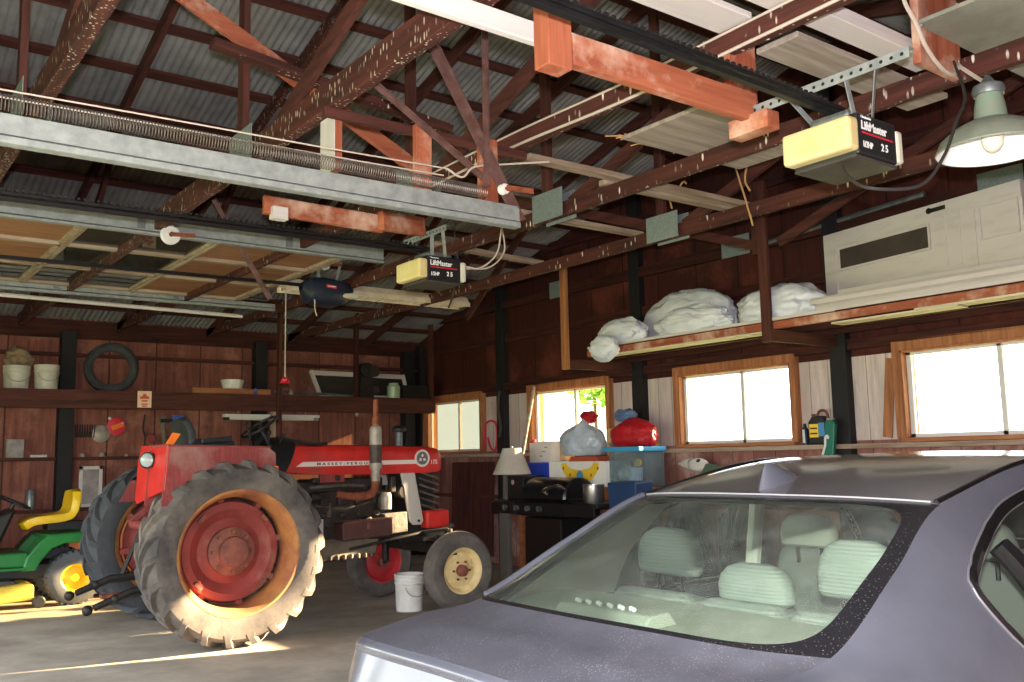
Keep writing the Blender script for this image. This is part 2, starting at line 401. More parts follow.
# wall-side truss heel: tie beam on the window wall
b = MB(); b.bar((XR-0.05, YF, 3.70), (XR-0.05, YB, 3.70), 0.08, 0.12); struct('tie_beam', b, 'darkwood_y', smooth=0)
for y in (3.62, 6.45, 9.45):
    b = MB(); b.bb((XR-0.098, y-.19, 3.62), (XR-0.092, y+.19, 3.84)); struct('gusset_plate', b, 'gusset', smooth=0)
for z in (4.35, 3.22):
    b = MB(); b.bar((XR-0.03, YF, z), (XR-0.03, YB, z), 0.05, 0.12); struct('wall_girt', b, 'darkwood_y', smooth=0)
for y in (2.55, 5.29, 8.04, 10.83, 13.1):
    b = MB(); b.bb((7.90, y-0.10, 0), (8.0, y+0.08, zmetal(y)-0.1)); struct('wall_post', b, 'black_post', smooth=0, bevel=0.006)
for x in (0.1, 2.62, 5.22, 7.72):
    b = MB(); b.bb((x-0.09, 13.02, 0), (x+0.09, 13.2, 3.25)); struct('wall_post', b, 'black_post', smooth=0, bevel=0.006)
for z in (0.95, 1.60, 2.95):
    b = MB(); b.bar((XL, YB-0.05, z), (XR, YB-0.05, z), 0.10, 0.045); struct('wall_girt', b, 'redwood_x', smooth=0)
b = MB(); b.bar((XL, YB-0.03, 3.29), (XR, YB-0.03, 3.29), 0.05, 0.24); struct('wall_plate', b, 'darkwood_x', smooth=0)
# ledge under the windows
b = MB(); b.bar((7.93, YF, 1.545), (7.93, YB, 1.545), 0.14, 0.045); struct('trim_1', b, 'bare_y', smooth=0, bevel=0.005)
b = MB(); b.bar((7.96, YF, 0.95), (7.96, YB, 0.95), 0.08, 0.05); struct('trim_2', b, 'redwood_y', smooth=0, bevel=0.005)
b = MB(); b.bar((7.96, YF, 2.515), (7.96, YB, 2.515), 0.06, 0.10); struct('trim_3', b, 'darkwood_y', smooth=0, bevel=0.005)

glassy('pane_clear', (0.97, 0.98, 0.97), 0.05)
glassy('pane_grimy', (0.37, 0.36, 0.30), 0.05, haze=0.06)
glassy('pane_dusty', (0.74, 0.73, 0.64), 0.05, haze=0.03)
mat('sash', (214, 212, 210), 0.5)
for n, (a, c) in enumerate(WIN):
    w = thing('window_%d' % (n+1), None, None, (XR, (a+c)/2, GZ0), kind='structure')
    b = MB()
    for y0, y1 in ((a-0.085, a-0.03), (c+0.03, c+0.105)): b.bb((XR-0.09, y0, GZ0-0.03), (XR+0.01, y1, GZ1+0.12))
    b.bb((XR-0.09, a-0.03, GZ1+0.03), (XR+0.01, c+0.03, GZ1+0.12))
    build('casing', b, 'frame_z', w, smooth=0, bevel=0.006, seg=1)
    b = MB()
    for y0, y1 in ((a-0.035, a-0.012), (c+0.012, c+0.035)): b.bb((XR-0.08, y0, GZ0-0.03), (XR+0.14, y1, GZ1+0.04))
    b.bb((XR-0.08, a-0.03, GZ1+0.012), (XR+0.14, c+0.03, GZ1+0.04))
    build('jamb', b, 'frame_z', w, smooth=0)
    b = MB(); b.bb((XR-0.11, a-0.06, GZ0-0.06), (XR+0.14, c+0.06, GZ0-0.02)); build('sill', b, 'frame_y', w, smooth=0, bevel=0.006, seg=1)
    b = MB(); m_ = a + (c-a)*0.44; xg = XR+0.02
    for y0, y1 in ((a-0.014, a+0.022), (c-0.03, c+0.014), (m_-0.022, m_+0.022)): b.bb((xg-0.02, y0, GZ0-0.02), (xg+0.02, y1, GZ1+0.014))
    b.bb((xg-0.02, a-0.014, GZ1-0.012), (xg+0.02, c+0.014, GZ1+0.014)); b.bb((xg-0.02, a-0.014, GZ0-0.02), (xg+0.02, c+0.014, GZ0+0.016))
    build('sash', b, 'sash', w, smooth=0, bevel=0.003, seg=1)
    for (p, q, far) in ((a+0.02, m_-0.02, 0), (m_+0.02, c-0.02, 1)):
        b = MB(); b.bb((xg-0.002, p, GZ0+0.01), (xg+0.002, q, GZ1-0.008))
        build('pane', b, 'pane_grimy' if n == 3 else ('pane_dusty' if n == 2 else 'pane_clear'), w, smooth=0)

# outside: a tree beyond the second window from the corner, brush beyond the corner window
mat('leaves', (170, 205, 120), 0.7, c2=(140, 185, 90), scale=4); mat('bark', (90, 74, 60), 0.9)
def tree(x, y, r, h, label):
    t = thing('tree', label, 'tree', (x, y, -0.16))
    b = MB(); b.tube([(x, y, -0.2), (x+0.1, y, h*0.5), (x, y, h)], [0.10, 0.07, 0.05], 8); build('trunk', b, 'bark', t)
    b = MB()
    for k in range(420):
        d = Vector((random.gauss(0, 1), random.gauss(0, 1), random.gauss(0, 1))).normalized()*r*random.uniform(0.55, 1)
        R = Matrix.Rotation(random.uniform(0, 6), 3, d); c_ = Vector((x, y, h)) + d
        s = r*0.17; vs = [c_ + R @ Vector(p) for p in ((-s, -s*0.5, 0), (s, -s*0.4, 0.1*s), (s*0.8, s*0.6, 0), (-s*0.7, s*0.5, 0.1*s))]
        b.add(vs, [(0, 1, 2, 3)])
    build('foliage', b, 'leaves', t, smooth=0, recalc=False)
# invented evergreens added out of view to cut sun at the two near windows
mat('sun_blocker', (40, 70, 40), 0.9, c2=(24, 48, 28), scale=5)
def sun_blocker(x, y, r, h, label):
    t = thing('sun_blocker', label, 'tree', (x, y, -0.16))
    b = MB(); b.cyl((x, y, -0.2), (x, y, 0.6), 0.12, 10); build('trunk', b, 'bark', t)
    b = MB(); G = []
    for i in range(25):
        f = i/24; rr = r*(1.0 if f < .8 else max(0.02, (1-f)/.2)**.6)*(0.75+.25*min(1, f*6)); row = []
        for k in range(33):
            a = 2*PI*k/32; q = rr*(1+.10*mnoise.noise(Vector((math.cos(a)*2, math.sin(a)*2+x, f*9)))); row.append((x+q*math.cos(a), y+q*math.sin(a), .3+(h-.3)*f))
        G.append(row)
    b.grid(G); build('foliage', b, 'sun_blocker', t, smooth=60)
sun_blocker(14.0, 5.0, .40, 6.0, 'narrow dark tree added out of view to block sun outside the window wall')
sun_blocker(14.6, 1.9, .85, 6.5, 'broad dark tree added out of view to block sun at the end window nearest the camera')
tree(24.0, 26.75, 1.15, 4.5, 'leafy green tree seen through the window behind the red bag')
# ------------------------------------------------------------------ loose timber among the trusses
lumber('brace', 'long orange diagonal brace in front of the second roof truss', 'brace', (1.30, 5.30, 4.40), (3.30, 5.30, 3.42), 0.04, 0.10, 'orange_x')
lumber('brace', 'dark red board crossing behind the large speckled chord, pale upper edge', 'brace', (1.76, 5.22, 3.96), (3.42, 5.22, 3.76), 0.10, 0.05, 'chord_x')
lumber('white_board', 'white painted board high up, running into the orange end block', 'board', (1.10, 2.86, 3.245), (2.36, 2.86, 3.235), 0.04, 0.09, 'paint_x')
for p0, p1, l in (((3.6, 4.60, 3.43), (5.78, 4.59, 3.43), 'pale batten lying on the trusses behind the straw-covered board'),
               ((4.4, 5.72, 3.43), (5.76, 5.74, 3.43), 'brown batten between the two gusset plates nearest the bags'),
               ((4.4, 4.74, 3.43), (5.76, 4.72, 3.43), 'weathered batten just behind another pale batten on the trusses'),
               ((4.4, 7.0, 3.43), (5.76, 7.15, 3.43), 'short brown batten on the trusses above the far fluorescent fixture end')):
    lumber('batten', l, 'batten', p0, p1, 0.09, 0.04, 'bare_x')
lumber('plank', 'wide pale board with straw on it, lying on the trusses above the bags', 'board', (3.86, 3.66, 3.425), (4.95, 3.66, 3.425), 0.62, 0.025, 'pale_board')
b = MB()
for k in range(34):
    y = 3.98+random.uniform(-0.06, 0.03); x = random.uniform(3.9, 4.5); z = 3.44
    d = Vector((random.uniform(-0.12, 0.02), random.uniform(-0.02, 0.12), random.uniform(0.0, 0.06)))
    p = Vector((x, y, z)); b.tube([p, p+d*0.5+Vector((0, 0, 0.01)), p+d], 0.004, 5)
build('straw', b, 'twine', kind='stuff', label='wisps of straw on the edge of the pale board', cat='straw')
# stored boards over the car
for (p0, p1, w, h, m, l) in (((2.20, 2.58, 3.43), (3.24, 2.58, 3.43), 0.19, 0.03, 'paint_x', 'white board lying on the trusses left of the upright orange board'),
                          ((3.56, 2.60, 3.43), (4.9, 2.60, 3.43), 0.24, 0.03, 'pale_board', 'flaking pale board lying on the trusses above the galvanized bar'),
                          ((2.90, 2.33, 3.45), (4.42, 2.33, 3.45), 0.13, 0.07, 'paint_x', 'thick white painted plank end hanging over the front opener')):
    lumber('stored_board', l, 'board', p0, p1, w, h, m, group='boards stored over the car')
lumber('stored_sheet', 'large grey plywood sheet over the barn lamp', 'plywood sheet', (4.06, 1.72, 3.50), (6.2, 1.72, 3.50), 0.94, 0.02, 'grey_ply')
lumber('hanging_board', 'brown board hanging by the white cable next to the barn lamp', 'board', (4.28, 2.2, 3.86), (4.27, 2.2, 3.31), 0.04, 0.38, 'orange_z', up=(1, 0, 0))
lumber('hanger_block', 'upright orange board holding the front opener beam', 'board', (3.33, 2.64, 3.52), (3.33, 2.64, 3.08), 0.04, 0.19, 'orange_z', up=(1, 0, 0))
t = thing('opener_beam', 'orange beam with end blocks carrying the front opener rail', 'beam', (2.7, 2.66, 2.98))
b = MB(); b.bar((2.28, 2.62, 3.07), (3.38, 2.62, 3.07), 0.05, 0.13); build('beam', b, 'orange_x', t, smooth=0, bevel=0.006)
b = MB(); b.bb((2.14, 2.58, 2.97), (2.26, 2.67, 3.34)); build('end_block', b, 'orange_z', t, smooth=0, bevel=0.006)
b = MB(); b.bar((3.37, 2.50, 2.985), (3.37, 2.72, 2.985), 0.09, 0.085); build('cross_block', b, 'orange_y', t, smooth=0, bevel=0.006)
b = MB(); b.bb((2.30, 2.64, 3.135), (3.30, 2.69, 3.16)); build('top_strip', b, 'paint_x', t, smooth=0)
t = thing('opener_beam', 'orange board under the speckled chord holding the middle opener', 'beam', (2.7, 5.5, 3.05))
b = MB(); b.bar((2.20, 5.5, 3.115), (3.05, 5.5, 3.10), 0.04, 0.12); build('beam', b, 'orange_x', t, smooth=0, bevel=0.005)
b = MB(); b.bar((2.98, 5.40, 3.095), (3.42, 5.58, 3.15), 0.05, 0.13); build('cross_block', b, 'orange_x', t, smooth=0, bevel=0.005)
b = MB(); b.bb((2.24, 5.44, 3.02), (2.34, 5.50, 3.10)); build('painted_block', b, 'paint_x', t, smooth=0)
# stub hanger: white face, orange edge
t = thing('stub_hanger', 'short board with one white face hanging off the speckled chord', 'board', (2.12, 4.33, 3.02))
b = MB(); b.bb((2.09, 4.27, 3.0), (2.13, 4.44, 3.34)); build('board', b, 'orange_z', t, smooth=0)
b = MB(); b.bb((2.086, 4.272, 3.0), (2.0898, 4.438, 3.34)); build('white_face', b, 'paint_z', t, smooth=0)
lumber('spreader', 'dark red board across the trusses carrying the near track hangers', 'board', (2.0, 4.22, 3.275), (3.3, 4.22, 3.275), 0.04, 0.05, 'redwood_x')
lumber('stub_hanger', 'orange block between the spring end and the chord', 'board', (2.98, 4.16, 3.30), (2.98, 4.16, 2.93), 0.04, 0.12, 'orange_z', up=(1, 0, 0))
lumber('stub_hanger', 'orange block just short of the spring end', 'board', (2.55, 4.16, 3.29), (2.55, 4.16, 2.93), 0.04, 0.10, 'orange_z', up=(1, 0, 0))
# steel angle hangers of the near track
def angle_bar(name, label, p0, p1, w, m='mauve_steel', cat='hanger'):
    b = MB(); p0 = Vector(p0); p1 = Vector(p1); d = (p1-p0).normalized(); s = d.cross(Vector((0, 1, 0))).normalized()
    b.bar(p0, p1, w, 0.006, up=(0, 1, 0)); b.bar(p0+s*w/2, p1+s*w/2, 0.006, w, up=(0, 1, 0))
    return build(name, b, m, None, smooth=0, label=label, cat=cat)
angle_bar('track_hanger', 'thick mauve steel angle slanting down to the near track end', (2.50, 4.0, 3.70), (3.09, 4.02, 2.80), 0.055)
angle_bar('track_hanger', 'thin upright mauve steel bar above the near track end', (2.82, 3.95, 3.95), (2.82, 3.95, 2.95), 0.03)
angle_bar('track_hanger', 'thin mauve steel strut slanting low toward the spring end', (2.19, 4.06, 3.42), (2.86, 4.04, 3.02), 0.03)
angle_bar('track_hanger', 'reddish steel hanger holding the far door track', (2.51, 7.34, 3.63), (3.0, 7.34, 2.85), 0.035)

# ------------------------------------------------------------------ door tracks, springs, cables
def track(name, label, x0, x1, y, z, h=0.10, w=0.05, lip=0.03, m='galv', dz=0.0, br=True):
    t = thing(name, label, 'track', ((x0+x1)/2, y, z))
    P = [(0, 0), (0, h), (w, h), (w, h-0.015), (0.006, h-0.015), (0.006, 0.006), (w, 0.006), (w, 0.03), (w+0.004, 0.03), (w+0.004, 0)]
    b = MB(); b.prism([(x0, y+p[0], z+p[1]) for p in P], (x1-x0, 0, dz)); build('channel', b, m, t, smooth=0, bevel=0.002, seg=1)
    b = MB(); b.prism([(x0, y-0.012, z-lip-0.008), (x0, y+0.05, z-lip-0.008), (x0, y+0.05, z-0.008), (x0, y-0.012, z-0.008)], (x1-x0, 0, dz)); build('lower_rail', b, m, t, smooth=0, bevel=0.004, seg=1)
    for i in range(1, int((x1-x0)/1.2)+1 if br else 0):
        b = MB(); x = x0 + i*1.2; b.bb((x, y-0.008, z+0.01), (x+0.06, y+0.002, z+h-0.01+dz*0.5)); build('bracket', b, 'galv_dull', t, smooth=0)
    return t
track('door_track', 'wide galvanized track with a long spring above it, nearest the camera', -0.5, 3.08, 4.0, 2.80, h=0.085, br=False)
track('door_track', 'galvanized track under the black rail of the middle opener', -0.5, 4.03, 7.25, 3.285, h=0.11, lip=0.02)
track('door_track', 'lowest galvanized track, against the back wall shelf', -0.5, 4.28, 10.3, 3.30, h=0.045)
b = MB(); b.tube([(-0.5, 10.42, 3.25), (3.93, 10.42, 3.19)], 0.022, 10); build('spring_pipe', b, 'paint_x', label='pale pipe running just under the lowest track', cat='pipe')
def spring(name, label, x0, x1, y, z, r, pitch, wire, m='spring_steel'):
    n = int((x1-x0)/pitch); st = 9; pts = []
    for i in range(n*st+1):
        a = 2*PI*i/st; pts.append((x0+(x1-x0)*i/(n*st), y+r*math.cos(a), z+r*math.sin(a)))
    b = MB(); b.tube(pts, wire, 4); build(name, b, m, smooth=80, label=label, cat='spring')
spring('extension_spring', 'long stretched coil spring above the near track', 0.1, 2.86, 4.02, 2.935, 0.033, 0.013, 0.0022)
spring('extension_spring', 'coil spring above the lowest track by the glazed door', 1.2, 2.5, 10.33, 3.40, 0.03, 0.016, 0.003)
b = MB(); b.tube([(2.5, 10.33, 3.40), (4.2, 10.33, 3.385)], 0.012, 6); build('spring_rod', b, 'galv_dull', label='thin rod continuing the spring above the lowest track', cat='rod')
def cable(name, label, pts, r, m, cat='cable', n=6, group=None):
    b = MB(); b.tube(spline(pts, 8) if len(pts) > 2 else pts, r, n); return build(name, b, m, label=label, cat=cat, group=group)
cable('door_cable', 'upper pale cable strung above the long spring', [(-0.5, 4.03, 2.965), (1.0, 4.03, 2.998), (1.9, 4.03, 3.012), (2.62, 4.03, 3.03)], 0.004, 'white_wire')
cable('door_cable', 'lower pale cable strung above the long spring', [(-0.5, 4.06, 2.95), (1.0, 4.06, 2.975), (1.9, 4.06, 2.985), (2.62, 4.06, 3.0)], 0.004, 'white_wire')
cable('loose_cable', 'pale cable looping at the near track end', [(2.62, 4.03, 3.03), (2.72, 4.03, 3.0), (2.8, 4.03, 3.07), (3.0, 4.03, 3.12), (3.3, 4.0, 3.18)], 0.006, 'white_wire')
def pulley(label, c, r):
    t = thing('pulley', label, 'pulley', c)
    b = MB(); b.lathe([(0.0, -0.02), (r*0.9, -0.02), (r, -0.012), (r*0.82, 0), (r, 0.012), (r*0.9, 0.02), (0.0, 0.02)], c, (0, 1, 0), 28); build('sheave', b, 'white_plastic', t)
    b = MB(); b.cyl((c[0], c[1]-0.04, c[2]), (c[0], c[1]+0.05, c[2]), r*0.25, 12); b.bar((c[0], c[1]-0.03, c[2]), (c[0]+0.18, c[1]-0.03, c[2]+0.01), 0.012, 0.03); build('axle', b, 'rust', t)
pulley('white pulley wheel hung at the joint of the far track', (2.13, 7.18, 3.255), 0.075)
pulley('white pulley above the navy opener', (4.16, 8.72, 3.52), 0.055)
pulley('small pulley at the near spring end', (2.92, 3.93, 2.94), 0.03)

# raised glazed door (lying flat under the roof)
t = thing('overhead_door', 'raised wooden overhead door with dirty glass panes', 'garage door', (1.6, 8.85, 3.33))
mat('ply', (158, 112, 80), 0.7, c2=(130, 86, 58), scale=3, stretch=(0.6, 5, 5))
glassy('dirty_glass', (0.22, 0.22, 0.20), 0.25, haze=0.30, haze_c=(120, 116, 108))
y0, y1 = 7.42, 10.25
xs = [-0.5, 0.55, 1.60, 2.65, 3.80]
ym = [y0, y0+0.95, y0+1.9, y1]
fr = MB(); st = MB()
for x in xs[:-1]:
    fr.bb((x-0.04, y0, 3.34), (x+0.04, y1, 3.39))
for y in ym: fr.bb((xs[0], y-0.035, 3.34), (xs[-1], y+0.035, 3.39))
fr.bb((xs[-1]-0.04, y0, 3.34), (xs[-1]+0.04, y1, 3.39))
build('stiles_and_rails', fr, 'bare_x', t, smooth=0, bevel=0.004, seg=1)
gl = []; 
for i in range(len(xs)-1):
    for j in range(3):
        b = MB(); glass = (i in (2,)) or (i == 1 and j == 2)
        zz = 3.365 if glass else 3.37
        b.bb((xs[i]+0.03, ym[j]+0.03, zz), (xs[i+1]-0.03, ym[j+1]-0.03, zz+(0.004 if glass else 0.006)))
        build('glass_pane' if glass else 'plywood_panel', b, 'dirty_glass' if glass else 'ply', t, smooth=0)
for x in (1.60, 2.65):
    b = MB(); b.bb((x-0.012, y0, 3.325), (x+0.012, y1, 3.342)); build('edge_moulding', b, 'bare_y', t, smooth=0)

# ------------------------------------------------------------------ openers
mat('lens_yellow', (214, 200, 150), 0.4, c2=(206, 186, 128), scale=6); mat('lens_pale', (206, 202, 186), 0.4)
mat('navy', (34, 42, 60), 0.4); mat('logo_white', (235, 235, 235), 0.5); mat('logo_red', (206, 40, 60), 0.5); mat('case_black', (30, 30, 33), 0.4); mat('case_grey', (70, 66, 62), 0.5, c2=(52, 50, 48), scale=9)
def opener(label, x, y, z, rail_z0, bar, bardir):
    """ceiling opener: yellow lens towards the doors, lettered side towards -y"""
    t = thing('garage_door_opener', label, 'garage door opener', (x, y, z))
    b = MB(); b.bb((x-0.13, y-0.16, z), (x+0.16, y+0.16, z+0.18)); build('housing', b, 'case_black', t, smooth=0, bevel=0.012)
    b = MB(); b.bb((x-0.14, y-0.15, z-0.012), (x+0.17, y+0.15, z+0.002)); build('bottom_plate', b, 'case_grey', t, smooth=0, bevel=0.004, seg=1)
    b = MB(); b.prism([(x-0.20, y-0.165, z+0.012), (x-0.20, y+0.165, z+0.012), (x-0.20, y+0.165, z+0.152), (x-0.20, y-0.165, z+0.152)], (0.075, 0, 0.0)); build('lens', b, 'lens_yellow', t, smooth=0, bevel=0.016, label='yellowed light lens at the door end')
    b = MB(); b.bb((x+0.155, y-0.165, z+0.01), (x+0.205, y+0.165, z+0.155)); build('lens', b, 'lens_pale', t, smooth=0, bevel=0.014, label='pale light lens at the far end')
    b = MB(); b.bb((x-0.09, y-0.1, z+0.18), (x+0.13, y+0.1, z+0.225)); build('motor_cover', b, 'galv_dull', t, smooth=0, bevel=0.02)
    yf = y-0.1615
    text('lettering', 'LiftMaster', 0.052, (x-0.105, yf, z+0.110), (1, 0, 0), (0.0, 0, 1), 'logo_white', t, bold=0.0012, xs=0.88)
    text('lettering', 'Chamberlain', 0.016, (x-0.105, yf, z+0.158), (1, 0, 0), (0, 0, 1), 'logo_white', t, xs=0.9)
    b = MB(); b.bb((x-0.10, yf-0.001, z+0.092), (x+0.125, yf+0.002, z+0.099)); build('red_line', b, 'logo_red', t, smooth=0)
    text('lettering', '1/2HP', 0.036, (x-0.10, yf, z+0.035), (1, 0, 0), (0, 0, 1), 'logo_white', t, bold=0.001, xs=0.8)
    text('lettering', '2 5', 0.044, (x+0.035, yf, z+0.04), (1, 0, 0), (0, 0, 1), 'logo_white', t, bold=0.001, xs=0.9)
    # rail towards the doors
    zr0, zr1 = z+0.235, rail_z0; x0 = -0.45
    for dz, hh in ((0, 0.022), (0.03, 0.02)):
        b = MB(); b.bar((x+0.02, y, zr0+dz), (x0, y, zr1+dz), 0.034, hh); build('rail', b, 'rail_black', t, smooth=0, bevel=0.003, seg=1)
    b = MB(); n = 110
    for k in range(n):
        f = k/(n-1); xx = x-0.1+(x0-x+0.1)*f; zz = zr0+(zr1-zr0)*f+0.053
        b.box((xx, y, zz), (0.016, 0.016, 0.012))
    build('chain', b, 'dark_iron', t, smooth=0)
    # straps and perforated bar
    (bx, bz, by0, by1) = bar
    b = MB(); b.bar((bx, by0, bz), (bx, by1, bz), 0.004, 0.042); b.bar((bx+0.02, by0, bz+0.021), (bx+0.02, by1, bz+0.021), 0.042, 0.004)
    build('hanging_bar', b, 'galv', t, smooth=0)
    b = MB()
    for k in range(int(abs(by1-by0)/0.045)):
        yy = min(by0, by1)+0.03+k*0.045; b.cyl((bx-0.003, yy, bz), (bx-0.0015, yy, bz), 0.008, 8)
    build('bar_holes', b, 'black_plastic', t, smooth=0)
    for dx, ya, yb in ((-0.05, y-0.12, y-0.10), (0.05, y-0.26, y-0.12), (0.05, y+0.16, y+0.12)):
        b = MB(); b.bar((bx+0.01, ya, bz), (x+dx, yb, z+0.19), 0.03, 0.004, up=(0, 1, 0)); build('strap', b, 'galv', t, smooth=0)
    return t
opener('black opener with a yellow lens above the parked car', 3.50, 2.25, 2.71, 3.02, (3.36, 3.05, 1.84, 2.66), 1)
opener('black opener with a yellow lens beside the far fluorescent fixture', 3.57, 5.72, 2.77, 2.98, (3.50, 3.12, 5.40, 5.98), 1)
# third opener: rounded navy body
t = thing('garage_door_opener', 'rounded navy opener with a white pulley above it', 'garage door opener', (4.2, 8.8, 3.14))
S = [(3.93, 0.05, 3.28), (4.0, 0.16, 3.25), (4.15, 0.19, 3.24), (4.3, 0.18, 3.235), (4.42, 0.14, 3.25), (4.5, 0.05, 3.28)]
G = []
for (x, w, zc_) in S:
    hh = w*0.78; G.append([(x, 8.8+w*math.copysign(abs(math.cos(a))**0.6, math.cos(a)), zc_+hh*math.copysign(abs(math.sin(a))**0.7, math.sin(a))) for a in [2*PI*k/24 for k in range(25)]])
b = MB(); b.grid(G); build('housing', b, 'navy', t)
b = MB(); b.prism([(4.25, 8.64, 3.15), (4.50, 8.66, 3.19), (4.51, 8.66, 3.25), (4.34, 8.61, 3.22)], (0, 0.3, 0)); build('lens', b, 'lens_pale', t, smooth=0, bevel=0.02)
b = MB(); b.box((4.18, 8.607, 3.275), (0.11, 0.004, 0.032), Matrix.Rotation(0.1, 3, 'Y')); build('badge', b, 'logo_red', t, smooth=0)
text('lettering', 'CRAFTSMAN', 0.016, (4.135, 8.603, 3.27), (1, 0, 0), (0, 0, 1), 'logo_white', t, bold=0.0006)
b = MB(); b.bar((3.98, 8.8, 3.30), (-0.45, 8.8, 3.27), 0.03, 0.03); build('rail', b, 'rail_black', t, smooth=0)
for p0, p1 in (((4.10, 8.75, 3.36), (4.10, 8.75, 3.62)), ((4.30, 8.75, 3.34), (4.36, 8.75, 3.62))):
    b = MB(); b.bar(p0, p1, 0.03, 0.004, up=(0, 1, 0)); build('strap', b, 'galv', t, smooth=0)
b = MB(); b.tube(spline([(4.03, 8.68, 3.17), (4.03, 8.68, 3.05), (4.05, 8.68, 2.97)], 5), 0.006, 6); build('release_cord', b, 'white_wire', t)
t = thing('light_pull', 'long pale cord with a red knob hanging in front of the back shelf', 'pull cord', (3.79, 8.85, 2.29))
b = MB(); b.tube([(3.79, 8.85, 3.44), (3.79, 8.85, 2.34)], 0.006, 6); build('cord', b, 'white_wire', t)
b = MB(); b.ball((3.79, 8.85, 2.32), (0.04, 0.04, 0.03), 12, 8); b.bar((3.74, 8.85, 2.30), (3.84, 8.85, 2.30), 0.02, 0.02); build('knob', b, 'logo_red', t, label='red knob')
# far fluorescent fixture
t = thing('fluorescent_fixture', 'long dusty fluorescent light fixture behind the navy opener', 'light fixture', (4.99, 9.22, 3.31))
mat('fixture', (222, 206, 182), 0.6, c2=(196, 178, 154), scale=8); mat('tube_off', (216, 206, 188), 0.4)
b = MB(); b.prism([(3.90, 9.12, 3.35), (3.90, 9.32, 3.35), (3.90, 9.28, 3.43), (3.90, 9.16, 3.43)], (2.33, 0, 0)); build('housing', b, 'fixture', t, smooth=0, bevel=0.004, seg=1)
for y in (9.145, 9.22, 9.295):
    b = MB(); b.tube([(3.94, y, 3.335), (6.19, y, 3.335)], 0.017, 10); build('tube', b, 'tube_off', t)
b = MB()
for k in range(26): b.bb((3.94+k*0.09, 9.10, 3.312), (3.946+k*0.09, 9.34, 3.35))
for y in (9.10, 9.335): b.bb((3.90, y, 3.30), (6.23, y+0.006, 3.355))
build('louvre', b, 'fixture', t, smooth=0)
for x in (4.0, 6.1):
    b = MB(); b.tube([(x, 9.22, 3.43), (x, 9.22, 4.35)], 0.005, 5); build('chain', b, 'steel', t)
# barn lamp over the car
t = thing('barn_lamp', 'green enamelled barn lamp with a white inside over the car', 'lamp', (3.92, 1.80, 2.78))
mat('enamel_green', (110, 138, 120), 0.45, c2=(126, 128, 116), scale=10); mat('enamel_grey', (134, 140, 128), 0.45, c2=(112, 118, 108), scale=6); mat('enamel_white', (240, 242, 240), 0.3); mat('bulb', (225, 218, 205), 0.15)
c = (3.93, 1.815, 2.745)
b = MB(); b.lathe([(0.225, 0.0), (0.228, 0.006), (0.205, 0.055), (0.15, 0.10), (0.10, 0.125), (0.066, 0.135)], c, (0, 0, 1), 48); build('shade', b, 'enamel_grey', t, solid=0.0)
b = MB(); b.lathe([(0.224, 0.003), (0.2, 0.052), (0.145, 0.096), (0.06, 0.128), (0.0, 0.13)], c, (0, 0, 1), 48); build('shade_inside', b, 'enamel_white', t)
b = MB(); b.lathe([(0.068, 0.132), (0.06, 0.20), (0.05, 0.25), (0.0, 0.25)], c, (0, 0, 1), 32); build('neck', b, 'enamel_green', t)
b = MB(); b.lathe([(0.0, 0.245), (0.06, 0.245), (0.066, 0.262), (0.06, 0.285), (0.03, 0.30), (0.012, 0.33), (0.0, 0.33)], c, (0, 0, 1), 32); build('cap', b, 'galv_dull', t)
b = MB(); b.ball((c[0], c[1], c[2]+0.05), (0.045, 0.045, 0.055), 20, 12); b.cyl((c[0], c[1], c[2]+0.09), (c[0], c[1], c[2]+0.13), 0.02); build('bulb', b, 'bulb', t)
# cables
cable('white_cable', 'white cable looping down over the hanging board to the barn lamp', [(3.93, 2.17, 3.75), (3.95, 2.17, 3.58), (4.02, 2.16, 3.48), (4.10, 2.16, 3.38), (4.22, 2.16, 3.31), (4.33, 2.16, 3.30), (4.40, 2.16, 3.36), (4.38, 2.14, 3.34), (4.30, 2.0, 3.2), (4.05, 1.86, 3.10), (3.93, 1.815, 3.06)], 0.010, 'white_wire')
cable('white_cable', 'white cable wrapped across the hanging board', [(4.05, 2.17, 3.46), (4.15, 2.17, 3.53), (4.3, 2.17, 3.52), (4.42, 2.17, 3.56), (4.45, 2.17, 3.7)], 0.010, 'white_wire')
cable('white_cable', 'white cable with a dark joint behind the thick white plank', [(3.70, 2.5, 3.62), (3.72, 2.45, 3.56), (3.8, 2.42, 3.52), (4.0, 2.42, 3.46), (4.2, 2.40, 3.42)], 0.009, 'white_wire')
cable('black_cable', 'dark cord drooping from the hanging board past the lamp to the opener', [(4.37, 2.17, 3.38), (4.0, 1.95, 3.05), (3.72, 1.86, 2.84), (3.56, 1.84, 2.66), (3.4, 1.86, 2.52), (3.2, 1.95, 2.50), (3.30, 2.1, 2.60), (3.38, 2.18, 2.69)], 0.007, 'dark_wire')
for i, (y, l) in enumerate(((2.84, 'upper'), (2.80, 'lower'))):
    pass
cable('stapled_wire', 'upper pale wire stapled along the speckled truss over the opener beam', [(3.215, 5.2, 3.39), (3.215, 4.2, 3.40), (3.215, 3.2, 3.385), (3.215, 2.2, 3.40), (3.215, 1.4, 3.41)], 0.006, 'white_wire')
cable('stapled_wire', 'lower pale wire sagging along the speckled truss over the opener beam', [(3.21, 5.2, 3.30), (3.21, 4.2, 3.315), (3.21, 3.3, 3.29), (3.21, 2.4, 3.30), (3.21, 1.4, 3.32)], 0.008, 'white_wire')
def twine(label, pts): cable('twine', label, pts, 0.008, 'twine', 'twine', 5, group='twine hanging from the trusses')
twine('forked twine hanging beside the large white bag, longest strand', [(5.66, 5.28, 3.9), (5.66, 5.33, 3.72), (5.66, 5.36, 3.6), (5.66, 5.40, 3.45), (5.66, 5.42, 3.30)])
twine('side strand of twine tied to the longest twine', [(5.67, 5.34, 3.72), (5.67, 5.24, 3.66), (5.67, 5.14, 3.74), (5.67, 5.1, 3.72)])
